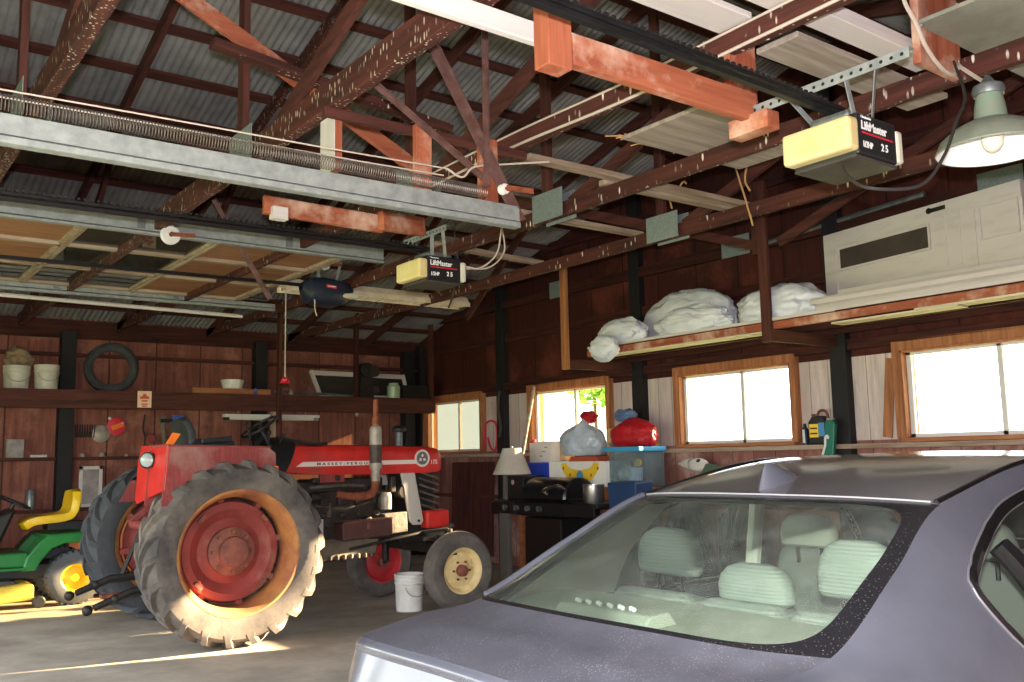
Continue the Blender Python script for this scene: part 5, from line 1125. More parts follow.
for (p, q) in (((-1.19, 3.185), (-.17, 3.205)), ((-1.19, 3.39), (-.17, 3.41)), ((-1.19, 3.205), (-1.17, 3.39)), ((-.19, 3.205), (-.17, 3.39))): b.bb((X0-.016, YE+p[0], p[1]), (X0-.0005, YE+q[0], q[1]))
build('pane_moulding', b, 'paint_y', t, smooth=0, bevel=.003, seg=1)
for (ya, yb, za, zb) in ((-2.0, -1.66, 3.16, 3.44), (-1.49, -1.34, 3.0, 3.46)):
    b = dmb()
    for p, q in (((ya, za), (yb, za+.012)), ((ya, zb-.012), (yb, zb)), ((ya, za), (ya+.012, zb)), ((yb-.012, za), (yb, zb))): b.bb((X0-.016, YE+p[0], p[1]), (X0-.0, YE+q[0], q[1]))
    build('panel_moulding', b, 'paint_y', t, smooth=0)
b = dmb(); b.bb((X0-.018, YE-1.36, 3.495), (X0-.009, YE-1.18, 3.53)); b.cyl((X0-.019, YE-1.20, 3.515), (X0-.009, YE-1.20, 3.515), .026, 14); build('lock_plate', b, 'dark_iron', t, smooth=0)
for x0, x1, z, h, y0, y1, l in ((6.98, 7.19, LT+.002, .07, 2.2, 4.86, 'white painted plank on the loft edge, lowest of the stack before the door'), (7.0, 7.20, LT+.073, .06, 2.2, 4.92, 'white painted plank on the loft, upper one of the stack before the door'), (7.23, 7.28, LT+.002, .21, 2.2, 4.80, 'tall white moulded board between the planks and the stored door')):
    b = MB(); b.prism([(x0, y0, z), (x1, y0, z), (x1, y0, z+h), (x0+.015, y0, z+h), (x0, y0, z+h*.6)], (0, y1-y0, 0))
    build('white_plank', b, 'paint_y', smooth=0, bevel=.003, seg=1, label=l, cat='plank', group='white planks in front of the stored door')
# ------------------------------------------------------------------ shelf along the back wall and what is on it
t = thing('wall_shelf', 'long deep shelf with a dark red front board across the back wall', 'shelf', (4.0, 12.7, 2.2))
b = MB(); b.bb((XL+.02, 12.33, 2.40), (7.72, 13.0, 2.425)); build('shelf_board', b, 'redwood_x', t, smooth=0)
b = MB(); b.bb((XL+.02, 12.29, 2.205), (7.74, 12.33, 2.432)); build('front_board', b, 'redwood_x', t, smooth=0, bevel=.005)
for x in (0.6, 2.66, 5.12, 7.60):
    b = MB(); b.bb((x-.04, 12.33, 2.29), (x+.04, 13.02, 2.40)); build('bracket', b, 'redwood_y', t, smooth=0)
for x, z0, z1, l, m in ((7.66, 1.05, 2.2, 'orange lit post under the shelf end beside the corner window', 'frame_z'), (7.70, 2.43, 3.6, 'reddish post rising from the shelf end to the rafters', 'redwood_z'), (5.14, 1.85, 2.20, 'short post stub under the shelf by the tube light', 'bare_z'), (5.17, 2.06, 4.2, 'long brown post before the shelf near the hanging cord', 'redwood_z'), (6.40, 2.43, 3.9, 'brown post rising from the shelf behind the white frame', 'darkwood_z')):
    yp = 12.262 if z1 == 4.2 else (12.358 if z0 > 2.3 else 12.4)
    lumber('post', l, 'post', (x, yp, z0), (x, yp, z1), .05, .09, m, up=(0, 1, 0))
SZ = 2.425
mat('pail_white', (206, 204, 196), 0.5, c2=(176, 172, 162), scale=5); mat('grime', (120, 100, 82), 0.9, c2=(150, 128, 104), scale=9)
def pail(label, c, r, h, m, band=True, handle=False, cat='bucket', group=None, nm='bucket', spill=False):
    t = thing(nm, label, cat, c, group)
    b = MB(); b.lathe([(0, 0), (r*.86, 0), (r*.88, .008), (r*.955, h*.72), (r*1.0, h*.74), (r*1.0, h*.79), (r*.965, h*.80), (r*1.0, h*.87), (r*1.0, h*.92), (r*.98, h*.93), (r*1.02, h*.96), (r*1.02, h), (r*.96, h), (r*.9, h*.3), (0, h*.3)] if band else [(0, 0), (r*.88, 0), (r, h), (r*.96, h), (r*.85, h*.2), (0, h*.2)], c, (0, 0, 1), 40); build('body', b, m, t)
    if handle:
        b = MB(); b.tube(arc((c[0], c[1]-r*1.0, c[2]+h*.78), r*.9, PI+.2, 2*PI-.2, 12), .004, 5); build('handle', b, 'steel', t)
    return t
pail('white pail with brown rags bulging out, on the back shelf', (1.96, 12.62, SZ), .15, .30, 'pail_white', handle=True, group=None)
b = MB(); b.ball((1.97, 12.62, SZ+.40), (.14, .12, .13), 24, 16, crumple(6.3, .35)); build('rag_bundle', b, 'grime', label='brown rags heaped in the white pail on the shelf', cat='rags')
pail('stained white pail next to the black post on the shelf', (2.29, 12.60, SZ), .145, .32, 'pail_white', handle=True)
t = thing('spare_tyre', 'worn black tyre standing on the back shelf', 'tyre', (3.06, 12.7, SZ))
b = MB(); c = (3.06, 12.68, SZ+.325)
P = [(.218, -.07), (.232, -.085), (.275, -.098), (.305, -.085), (.322, -.06), (.325, 0), (.322, .06), (.305, .085), (.275, .098), (.232, .085), (.218, .07), (.228, .06), (.275, .07), (.295, 0), (.275, -.07), (.228, -.06), (.218, -.07)]
b.lathe(P, c, (0.15, 1, 0), 56); build('carcass', b, 'tyre_dark', t)
b = MB()
for k in range(60):
    a = 2*PI*k/60; b.box((c[0]+.322*math.cos(a), c[1], c[2]+.322*math.sin(a)), (.012, .13, .018), Matrix.Rotation(-a, 3, 'Y'))
build('tread_blocks', b, 'tyre_dark', t, smooth=0, kind='stuff')
lumber('shelf_plank', 'orange-brown plank lying on the shelf under the white bowl', 'plank', (4.02, 12.5, SZ+.045), (5.12, 12.52, SZ+.045), .16, .085, 'frame_x')
b = MB(); b.lathe([(0, 0), (.13, 0), (.15, .10), (.155, .12), (.145, .12), (.125, .015), (0, .015)], (4.60, 12.52, SZ+.089), (0, 0, 1), 36); build('bowl', b, 'white_plastic', label='white bowl on the orange-brown plank', cat='bowl')
b = MB(); b.bb((4.86, 12.415, SZ+.003), (4.92, 12.425, SZ+.06)); b.cyl((4.89, 12.42, SZ+.06), (4.89, 12.42, SZ+.10), .012); mat('blue_plastic', (66, 92, 170), 0.4); build('blue_tube', b, 'blue_plastic', label='small blue tube standing at the plank end', cat='tube')
# sign on the shelf front
t = thing('warning_sign', 'small cream sign with red marks on the shelf front board', 'sign', (3.37, 12.285, 2.22))
mat('sign_cream', (236, 208, 170), 0.5, c2=(222, 186, 160), scale=6); mat('sign_red', (202, 84, 56), 0.5)
b = MB(); b.bb((3.29, 12.278, 2.225), (3.46, 12.287, 2.435)); build('plate', b, 'sign_cream', t, smooth=0)
b = MB(); yy = 12.276; b.prism([(3.32, yy, 2.335), (3.43, yy, 2.335), (3.43, yy, 2.365), (3.395, yy, 2.375), (3.395, yy, 2.40), (3.355, yy, 2.40), (3.355, yy, 2.375), (3.32, yy, 2.365)], (0, .002, 0)); b.bb((3.34, yy, 2.30), (3.41, yy+.002, 2.32)); b.bb((3.335, yy, 2.26), (3.415, yy+.002, 2.275)); b.bb((3.345, yy, 2.235), (3.405, yy+.002, 2.25)); build('red_marks', b, 'sign_red', t, smooth=0)
# leaning window frame, jar, dark machine, crate
t = thing('casement', 'white wooden window sash leaning on the back shelf', 'window sash', (6.6, 12.75, SZ))
b = MB()
for p, q, w in (((5.92, 12.88, 2.82), (7.58, 12.98, 2.82), .07), ((5.92, 12.88, 2.85), (6.03, 12.75, 2.44), .07), ((7.55, 12.98, 2.85), (7.58, 12.85, 2.44), .07), ((6.03, 12.76, 2.47), (7.56, 12.86, 2.47), .06)): b.bar(p, q, .04, w, up=(0, -1, .3) if abs(p[2]-q[2]) > .2 else (0, 0, 1))
build('frame', b, 'paint_x', t, smooth=0, bevel=.004, seg=1)
glassy('old_glass', (.42, .42, .40), .2, haze=.35, haze_c=(130, 128, 120))
b = MB(); b.prism([(5.96, 12.89, 2.80), (7.54, 12.98, 2.80), (7.56, 12.87, 2.47), (6.06, 12.77, 2.47)], (0, .004, 0)); build('glass_pane', b, 'old_glass', t, smooth=0)
t = thing('old_motor', 'dark motor with a belt wheel standing on the shelf before the sash', 'motor', (6.62, 12.42, SZ))
b = MB(); b.box((6.60, 12.46, SZ+.171), (.24, .16, .34), taper=.8); b.cyl((6.60, 12.36, SZ+.42), (6.60, 12.54, SZ+.42), .11, 24); b.box((6.60, 12.46, SZ+.36), (.14, .14, .12)); build('casing', b, 'dark_iron', t, bevel=.01)
b = MB(); b.lathe([(0, -.02), (.085, -.02), (.07, 0), (.085, .02), (0, .02)], (6.70, 12.35, SZ+.40), (0, 1, 0), 24); build('belt_wheel', b, 'oily', t); b = MB(); b.lathe([(0, -.02), (.06, -.02), (.05, 0), (.06, .02), (0, .02)], (6.72, 12.35, SZ+.12), (0, 1, 0), 24); build('belt_wheel', b, 'oily', t)
mat('jar_green', (150, 176, 150), 0.25)
b = MB(); b.lathe([(0, 0), (.095, 0), (.10, .02), (.10, .19), (.075, .215), (.075, .24), (0, .24)], (7.08, 12.44, SZ), (0, 0, 1), 28); build('jar', b, 'jar_green', label='pale green jar on the shelf next to the black crate', cat='jar')
t = thing('crate', 'black crate at the shelf end beside the green jar', 'crate', (7.42, 12.5, SZ))
b = MB(); b.bb((7.20, 12.36, SZ+.002), (7.64, 12.72, SZ+.02)); 
for p, q in (((7.20, 12.36), (7.64, 12.38)), ((7.20, 12.70), (7.64, 12.72)), ((7.20, 12.36), (7.22, 12.72)), ((7.62, 12.36), (7.64, 12.72))): b.bb((p[0], p[1], SZ+.002), (q[0], q[1], SZ+.21))
build('body', b, 'black_plastic', t, smooth=0, bevel=.004, seg=1)
# clutter between cord and sash
b = MB(); b.tube([(5.16, 12.4, SZ+.06), (5.9, 12.42, SZ+.05), (6.4, 12.42, SZ+.03)], .014, 8); build('pipe', b, 'galv_dull', label='thin pipe lying along the shelf before the white sash', cat='pipe')
for x, l, s_ in ((5.38, 'small brass fitting hanging at the shelf edge', .04), ((6.42), 'small pale knob under the shelf board by the exhaust', .035)):
    b = MB(); z = 2.46 if x < 6 else 2.18; b.ball((x, 12.34 if z > 2.3 else 12.36, z), s_, 14, 10); b.cyl((x, 12.36, z), (x, 12.36, z+.06), .012); build('fitting', b, 'muffler_light', label=l, cat='fitting')
# fluorescent tube under the shelf
t = thing('tube_light', 'white tube light hanging under the back shelf behind the steering wheel', 'light fixture', (5.2, 12.6, 2.1))
b = MB(); b.bb((4.50, 12.52, 2.13), (5.90, 12.62, 2.17)); build('housing', b, 'white_plastic', t, smooth=0)
b = MB(); b.tube([(4.58, 12.57, 2.115), (5.82, 12.57, 2.115)], .026, 12); build('tube', b, 'tube_off', t)
for x in (4.54, 5.86):
    b = MB(); b.bb((x-.03, 12.53, 2.09), (x+.03, 12.61, 2.14)); build('end_cap', b, 'black_plastic' if x < 5 else 'bare_x', t, smooth=0)
b = MB(); b.tube([(4.7, 12.57, 2.17), (4.7, 12.57, 2.398)], .006, 6); build('hook_wire', b, 'steel', t); b = MB(); b.tube([(5.7, 12.57, 2.17), (5.7, 12.57, 2.398)], .006, 6); build('hook_wire', b, 'steel', t)
# things hung on the wall and on the girt ledge (z 1.62)
b = MB(); b.lathe([(0, 0), (.115, 0), (.12, .01), (.08, .02), (0, .022)], (3.25, 13.12, 2.02), (0, -1, 0), 12); q = thing('reflector', 'red and orange round badge hanging under the back shelf', 'badge', (3.25, 13.12, 1.9)); build('disc', b, 'logo_red', q)
b = MB(); b.bar((3.19, 13.098, 1.99), (3.34, 13.098, 2.05), .004, .06, up=(0, 0, 1)); build('orange_band', b, 'orange_lens', q, smooth=0)
b = MB(); b.ball((3.16, 13.09, 2.12), .022, 10, 8); b.ball((3.33, 13.09, 2.06), .018, 10, 8); build('studs', b, 'white_plastic', q)
b = MB(); b.lathe([(0, 0), (.10, .0), (.115, .015), (.06, .04), (0, .045)], (3.06, 13.12, 1.92), (0, -1, 0), 28); build('hub_cap', b, 'muffler_light', label='pale round cap hanging on the back wall left of the red badge', cat='cap')
b = MB()
pts = [(2.74+.006*i*1.0+.0, 13.10+.02*math.sin(i*1.25), 1.95+.09*math.cos(i*1.25)) for i in range(44)]; b.tube(pts, .007, 5); build('coil_spring', b, 'dark_iron', label='dark coil spring hanging on the back wall', cat='spring')
b = MB(); b.tube(spline([(3.62, 13.13, 2.18), (3.60, 13.13, 2.0), (3.63, 13.13, 1.85), (3.60, 13.13, 1.64)], 5), .012, 6); build('strap', b, 'dark_iron', label='dark strap hanging between the badge and the tractor seat', cat='strap')
mat('box_grey', (168, 160, 156), 0.8, c2=(134, 124, 120), scale=9)
GZ = 1.623
b = MB(); b.box((2.05, 13.09, GZ+.115), (.20, .10, .23)); build('small_box', b, 'box_grey', smooth=0, bevel=.01, label='dusty grey box on the girt left of the black post', cat='box')
b = MB(); b.tube([(2.23, 13.09, GZ+.018), (2.42, 13.09, GZ+.018)], .016, 8); build('white_rod', b, 'white_plastic', label='short white rod lying on the girt beside the grey box', cat='rod')
for x, l, r_ in ((2.84, 'pale cap on the girt next to the black post', .035), (3.08, 'pale lid on the girt under the round cap', .04), (3.38, 'small pale knob on the girt nearest the tractor fender', .02)):
    b = MB(); b.lathe([(0, 0), (r_, 0), (r_, r_*.8), (r_*.6, r_*1.4), (0, r_*1.5)], (x, 13.09, GZ), (0, 0, 1), 18); build('lid', b, 'muffler_light', label=l, cat='lid')
t = thing('picture_frame', 'white-framed grey panel leaning behind the far tractor tyre', 'frame', (2.95, 13.0, .98))
b = MB(); R = [(2.80, 1.24, 3.06, 1.28)]
for p, q in (((2.80, .98), (2.84, 1.50)), ((3.04, .98), (3.08, 1.50)), ((2.80, 1.46), (3.08, 1.50)), ((2.80, .98), (3.08, 1.02))): b.bb((p[0], 13.03, p[1]), (q[0], 13.06, q[1]))
build('frame', b, 'paint_z', t, smooth=0)
b = MB(); b.bb((2.83, 13.04, 1.01), (3.05, 13.055, 1.47)); build('panel', b, 'box_grey', t, smooth=0)
mat('can_steel', (150, 160, 158), 0.35, 0.6, c2=(110, 120, 118), scale=12)
b = MB(); b.lathe([(0, 0), (.055, 0), (.055, .24), (.048, .25), (0, .25)], (2.24, 13.04, .975), (0, 0, 1), 24); build('steel_can', b, 'can_steel', label='ribbed steel can on the lower girt behind the mower seat', cat='can')
# bottles above the tractor seat
b = MB(); b.bb((3.99, 13.12, 2.07), (4.15, 13.197, 2.18)); build('blue_can', b, 'blue_plastic', smooth=0, bevel=.01, label='blue can hung under the shelf above the tractor seat', cat='can')
t = thing('grease_gun', 'pale jointed tool hanging above the tractor seat', 'tool', (3.88, 13.08, 1.7))
b = MB(); b.tube([(3.86, 13.148, 2.16), (3.87, 13.148, 2.05)], .05, 10); b.tube([(3.87, 13.148, 2.05), (3.90, 13.16, 1.75)], .028, 10); build('barrel', b, 'pan_grey', t)
b = MB(); b.bar((3.82, 13.10, 2.10), (3.98, 13.10, 2.10), .03, .05); build('lever', b, 'dark_iron', t, smooth=0)
b = MB(); b.lathe([(0, 0), (.06, 0), (.065, .03), (.05, .05), (0, .05)], (3.70, 13.12, 1.86), (0, -1, 0), 20); build('red_reel', b, 'wheel_red', label='small red round reel on the back wall near the seat', cat='reel')
# ------------------------------------------------------------------ bucket on the floor
pail('white pail standing on the floor between the tractor front wheels', (4.93, 8.36, 0.0), .150, .36, 'white_plastic', handle=True)
# ------------------------------------------------------------------ grill, table and boxes by the window wall
mat('grill_black', (24, 24, 26), 0.28); mat('grill_grey', (120, 118, 114), 0.5, 0.3)
t = thing('gas_grill', 'black gas grill with side shelves, between tractor and car', 'grill', (7.1, 8.75, 0))
b = MB(); b.bb((6.88, 8.42, .12), (7.38, 9.10, .80)); build('cabinet', b, 'grill_black', t, smooth=0, bevel=.012)
b = MB(); b.bb((6.84, 9.38, .05), (6.90, 9.56, .86)); build('side_leg', b, 'grill_grey', t, smooth=0, bevel=.006)
b = MB(); b.prism([(6.85, 8.30, .82), (7.38, 8.30, .82), (7.38, 8.30, 1.02), (6.93, 8.30, 1.02), (6.83, 8.30, .97)], (0, .92, 0)); build('firebox', b, 'grill_black', t, smooth=0, bevel=.01)
for k in range(4):
    b = MB(); y = 9.40-k*.22; b.cyl((6.84, y, .905), (6.795, y, .905), .032, 18); b.box((6.792, y, .905), (.012, .012, .055)); kn = build('knob', b, 'galv_dull', t)
b = MB()
G = []
for y in (8.34, 8.36, 8.75, 9.14, 9.16):
    k_ = .9 if y in (8.34, 9.16) else 1.0
    G.append([(7.12-.255*k_*math.cos(a), y, 1.02+.24*k_*math.sin(a)) for a in [PI*i/14 for i in range(15)]])
b.grid(G); b.f.append(tuple(range(15))); b.f.append(tuple(range(60, 75))[::-1]); lid = build('lid', b, 'grill_black', t)
b = MB(); b.tube(spline([(6.86, 8.62, 1.07), (6.80, 8.62, 1.12), (6.80, 8.38, 1.17), (6.87, 8.32, 1.14)], 6), .022, 10); build('lid_handle', b, 'chrome', lid)
for y0, y1 in ((9.22, 9.72), (7.78, 8.30)):
    b = MB(); b.bb((6.86, y0, .93), (7.34, y1, .985)); build('side_shelf', b, 'grill_black', t, smooth=0, bevel=.012)
for y0 in (7.80, 9.24):
    b = MB(); b.bb((6.83, y0, .83), (6.86, y0+.47, .97)); build('shelf_front', b, 'grill_black', t, smooth=0, bevel=.006)
b = MB(); b.lathe([(0, 0), (.115, 0), (.12, .01), (.12, .19), (.126, .195), (.126, .20), (.112, .20), (.108, .02), (0, .02)], (7.05, 8.04, .986), (0, 0, 1), 36); pt = thing('cooking_pot', 'shiny steel pot standing on the grill side shelf', 'pot', (7.05, 8.04, .986)); build('body', b, 'steel', pt)
b = MB(); b.tube(arc((6.935, 8.04, 1.12), .035, PI/2, 3*PI/2, 8), .006, 6); build('handle', b, 'steel', pt)
# boxy set under the lamp
t = thing('microwave', 'black box with a grey edge and a round sticker, behind the grill shelf', 'appliance', (7.15, 9.55, .986))
b = MB(); b.bb((6.98, 9.24, .987), (7.32, 9.68, 1.28)); build('case', b, 'black_plastic', t, smooth=0, bevel=.01)
b = MB(); b.bb((6.955, 9.56, .987), (6.98, 9.62, 1.285)); build('grey_edge', b, 'grill_grey', t, smooth=0)
b = MB(); b.cyl((6.979, 9.45, 1.20), (6.974, 9.45, 1.20), .028, 20); stk = build('sticker', b, 'white_plastic', t); 
b = MB(); b.lathe([(.012, 0), (.022, 0), (.022, .002), (.012, .002)], (6.9745, 9.45, 1.20), (-1, 0, 0), 20); build('sticker_ring', b, 'logo_red', stk)
t = thing('table_lamp', 'table lamp with a wide pale shade on a dark round base', 'lamp', (7.0, 9.80, .93))
mat('shade_cloth', (220, 212, 200), 0.8, c2=(206, 196, 184), scale=3)
lamp_c = (7.10, 9.62, 1.285)
b = MB(); b.lathe([(.245, .01), (.242, .015), (.115, .335), (.111, .335), (.235, .015)], lamp_c, (0, 0, 1), 32); build('shade', b, 'shade_cloth', t)
b = MB(); b.lathe([(0, 0), (.07, 0), (.075, .015), (.03, .03), (.02, .06), (.02, .10), (0, .10)], lamp_c, (0, 0, 1), 24); build('base', b, 'rust', t)
b = MB(); b.tube([(lamp_c[0], lamp_c[1], lamp_c[2]+.10), (lamp_c[0], lamp_c[1], lamp_c[2]+.345)], .006, 6); b.ball((lamp_c[0], lamp_c[1], lamp_c[2]+.35), .012, 8, 6)
for k in range(3):
    a = 2*PI*k/3; b.tube([(lamp_c[0], lamp_c[1], lamp_c[2]+.315), (lamp_c[0]+.108*math.cos(a), lamp_c[1]+.108*math.sin(a), lamp_c[2]+.318)], .003, 5)
build('harp', b, 'steel', t)
mat('bin_blue', (44, 72, 190), 0.35); mat('table_wood', (176, 112, 70), 0.55, c2=(146, 86, 52), scale=3, stretch=(6, .7, 6)); mat('denim', (58, 86, 134), 0.8)
t = thing('work_table', 'brown wooden table carrying the boxes under the window', 'table', (7.6, 8.7, 0))
b = MB(); b.bb((7.40, 7.55, 1.10), (7.81, 9.95, 1.145)); build('tabletop', b, 'table_wood', t, smooth=0, bevel=.006)
b = MB(); b.bb((7.415, 7.6, 1.0), (7.44, 9.9, 1.10)); build('apron', b, 'table_wood', t, smooth=0)
for x in (7.455, 7.77):
    for y in (7.62, 8.62, 9.88):
        b = MB(); b.bb((x-.035, y-.035, 0), (x+.035, y+.035, 1.10)); build('leg', b, 'table_wood', t, smooth=0)
TZ = 1.147
def open_box(nm, label, cat, p, q, m, wall=.012, bev=.006, taper=0.0, group=None):
    t = thing(nm, label, cat, ((p[0]+q[0])/2, (p[1]+q[1])/2, p[2]), group)
    b = MB(); b.bb(p, (q[0], q[1], p[2]+wall))
    for a, c in (((p[0], p[1]), (q[0], p[1]+wall)), ((p[0], q[1]-wall), (q[0], q[1])), ((p[0], p[1]+wall), (p[0]+wall, q[1]-wall)), ((q[0]-wall, p[1]+wall), (q[0], q[1]-wall))): b.bb((a[0], a[1], p[2]+wall), (c[0], c[1], q[2]))
    build('body', b, m, t, smooth=0, bevel=bev*.5, seg=1)
    return t
t = open_box('storage_bin', 'bright blue bin on the table behind the lamp', 'bin', (7.44, 9.26, TZ), (7.82, 9.80, 1.43), 'bin_blue')
b = MB()
for p, q in (((7.42, 9.24), (7.84, 9.27)), ((7.42, 9.79), (7.84, 9.82)), ((7.42, 9.26), (7.45, 9.80)), ((7.81, 9.26), (7.84, 9.80))): b.bb((p[0], p[1], 1.405), (q[0], q[1], 1.435))
build('rim', b, 'bin_blue', t, smooth=0, bevel=.004, seg=1)
t = thing('carton', 'white carton with small print standing in the blue bin', 'carton', (7.64, 9.66, 1.17))
b = MB(); b.bb((7.50, 9.32, 1.17), (7.78, 9.77, 1.70)); build('box', b, 'white_plastic', t, smooth=0, bevel=.006)
b = MB()
for k in range(3): b.bb((7.497, 9.40+k*.05, 1.62-k*.055), (7.4995, 9.46+k*.05, 1.63-k*.055))
build('print', b, 'denim', t, smooth=0)
b = MB(); b.bb((7.497, 9.69, 1.685), (7.52, 9.76, 1.704)); b.cyl((7.52, 9.70, 1.70), (7.52, 9.70, 1.73), .03); build('red_label', b, 'logo_red', t, smooth=0)
b = MB(); b.tube([(7.66, 10.0, 1.55), (7.885, 10.0, 2.46)], .024, 8); build('stick', b, 'pale_board', label='pale wooden stick leaning on the second window', cat='stick')
# fruit carton
mat('carton_white', (236, 234, 228), 0.6); mat('banana_yellow', (240, 200, 50), 0.55); mat('print_blue', (70, 140, 190), 0.55); mat('print_red', (196, 90, 60), 0.55)
t = open_box('fruit_carton', 'white fruit carton printed with a yellow banana shape', 'carton', (7.36, 8.16, TZ), (7.80, 9.20, 1.44), 'carton_white')
xf = 7.3565
b = MB(); up_ = [(xf, 8.62+.34*math.cos(a), 1.42-.235*math.sin(a)) for a in [PI*i/20 for i in range(21)]]; lo_ = [(xf, 8.62+.24*math.cos(a), 1.425-.085*math.sin(a)) for a in [PI*i/20 for i in range(20, -1, -1)]]
b.prism(up_+lo_, (.002, 0, 0)); build('banana_print', b, 'banana_yellow', t, smooth=0)
b = MB(); b.prism([(xf-.001, 8.62+.065*math.cos(a), 1.255+.08*math.sin(a)) for a in [2*PI*i/20 for i in range(20)]], (.002, 0, 0)); build('round_print', b, 'print_blue', t, smooth=0)
for y, z in ((8.80, 1.28), (8.42, 1.28), (8.92, 1.36), (8.30, 1.36), (9.12, 1.20)): b = MB(); b.prism([(xf-.001, y+.018*math.cos(a), z+.022*math.sin(a)) for a in [2*PI*i/10 for i in range(10)]], (.002, 0, 0)); build('small_print', b, 'print_red', t, smooth=0)
b = MB(); b.prism([(7.38, 8.30, 1.442), (7.38, 8.85, 1.442), (7.42, 8.85, 1.50), (7.42, 8.40, 1.50)], (.25, 0, 0)); build('loose_flap', b, 'print_red', t, smooth=0)
bag('translucent grey-white plastic bag heaped on the fruit carton', (7.56, 8.78, 1.505), (.20, .36, .24), 21.3, 'bag_grey', amt=.12, peak=(7.5, 8.70, 1.96), fr=1.8)
mat('paper_bag', (214, 170, 120), 0.8, c2=(190, 146, 98), scale=5); mat('red_cloth', (196, 24, 34), 0.6, c2=(160, 16, 26), scale=4); mat('blue_cloth', (110, 134, 172), 0.75, c2=(80, 100, 140), scale=6)
b = MB(); b.box((7.70, 9.245, 1.60), (.16, .12, .30)); build('paper_bag', b, 'paper_bag', smooth=0, bevel=.02, label='tan paper bag behind the plastic bag, beside the stick', cat='bag')
b = MB(); b.ball((7.74, 8.86, 1.98), (.07, .12, .08), 24, 14, crumple(31, .3)); build('red_cloth', b, 'red_cloth', label='small red cloth peeking over the plastic bag', cat='cloth')
b = MB(); b.box((7.68, 8.325, 1.66), (.18, .15, .33)); build('paper_bag', b, 'paper_bag', smooth=0, bevel=.03, label='tan paper bag between the plastic bag and the red bundle', cat='bag')
# clear tote with blue lid
glassy('tote_clear', (.80, .86, .88), .12, haze=.28, haze_c=(196, 206, 212)); mat('lid_blue', (70, 160, 206), 0.4); mat('tote_base', (70, 74, 180), 0.4)
t = open_box('storage_tote', 'clear plastic tote with a sky-blue lid under the red bundle', 'tote', (7.40, 7.66, TZ+.002), (7.80, 8.15, 1.56), 'tote_clear', wall=.006)
b = MB(); b.bb((7.37, 7.63, 1.545), (7.815, 8.24, 1.60)); build('lid', b, 'lid_blue', t, smooth=0, bevel=.012)
b = MB(); b.bb((7.33, 7.60, TZ), (7.38, 8.10, TZ+.05)); build('blue_tray', b, 'tote_base', smooth=0, bevel=.008, label='violet-blue tray edge along the table below the clear tote', cat='tray')
mat('tote_stuff', (150, 160, 170), 0.7, c2=(196, 200, 196), scale=8)
b = MB(); b.ball((7.58, 8.02, 1.28), (.12, .09, .11), 24, 14, crumple(8, .3)); build('folded_cloth', b, 'tote_stuff', label='grey cloth folded inside the clear tote', cat='cloth')
b = MB(); b.lathe([(0, 0), (.08, 0), (.095, .20), (.085, .20), (.07, .01), (0, .01)], (7.53, 7.86, 1.165), (0, 0, 1), 24); build('tub', b, 'bag_grey', label='pale tub inside the clear tote', cat='tub')
b = MB(); b.ball((7.43, 7.72, 1.42), (.02, .07, .05), 16, 10, crumple(4, .3)); build('yellow_toy', b, 'deck_yellow', label='small yellowish thing showing through the tote wall', cat='toy')
bag('bright red bundle on the sky-blue tote lid', (7.58, 7.90, 1.602), (.20, .32, .20), 41.2, 'red_cloth', amt=.12, nm='red_bundle')
b = MB(); b.ball((7.62, 8.08, 1.965), (.10, .15, .07), 30, 16, crumple(51, .35)); build('blue_cloth', b, 'blue_cloth', label='crumpled blue-grey cloth on top of the red bundle', cat='cloth')
b = MB(); b.ball((7.54, 8.12, 1.635), (.10, .12, .03), 24, 12, crumple(57, .3)); build('grey_cloth', b, 'blue_cloth', label='folded blue-grey cloth squeezed under the red bundle', cat='cloth')
# dark blue box and dark heap between grill and car
mat('navy_box', (36, 66, 108), 0.5, c2=(30, 56, 94), scale=4)
t = thing('speaker_box', 'dark blue box standing before the tote, above the car pillar', 'box', (7.25, 7.95, 0))
b = MB(); b.box((7.14, 7.54, 1.05), (.26, .44, .34), Matrix.Rotation(-.06, 3, 'Y')); build('box', b, 'navy_box', t, smooth=0, bevel=.012)
b = MB(); b.bb((7.04, 7.36, 0), (7.30, 7.74, .875)); build('stand', b, 'dark_iron', t, smooth=0)
mat('dark_cloth', (26, 26, 28), 0.8, c2=(44, 44, 46), scale=9)
for c_, r_, sd, l in (((7.60, 7.06, 0.0), (.20, .24, .66), 3.3, 'black sacks heaped beneath the tote beside the car'), ((7.62, 6.36, 0.0), (.18, .22, .60), 7.9, 'black sack heaped farthest along the wall behind the car roof')):
    bag(l, c_, r_, sd, 'dark_cloth', amt=.3, nm='black_sack', fr=3.0)
t = thing('garden_ornament', 'pale pointed ornament on a green base showing over the car roof', 'ornament', (7.72, 7.0, 1.20))
mat('bone', (206, 200, 192), 0.6); mat('moss', (70, 92, 76), 0.7)
b = MB(); b.ball((7.78, 7.0, 1.38), (.08, .14, .075), 20, 12); b.lathe([(.07, 0), (.045, .10), (.01, .19), (0, .20)], (7.78, 7.10, 1.39), (0, 1, .05), 18); build('head', b, 'bone', t)
b = MB(); b.ball((7.74, 6.96, 1.42), (.03, .03, .03), 10, 8); build('eye_ring', b, 'dark_iron', t)
b = MB(); b.bb((7.62, 6.30, 1.20), (7.92, 7.0, 1.26)); b.prism([(7.72, 6.3, 1.26), (7.72, 6.95, 1.26), (7.72, 6.85, 1.40), (7.72, 6.30, 1.30)], (.1, 0, 0)); build('base', b, 'moss', t, smooth=0, bevel=.01)
lumber('ledge_bracket', 'plank shelf bracket carrying the pale ornament', 'bracket', (7.98, 6.65, 1.19), (7.62, 6.65, 1.19), .5, .02, 'bare_x')
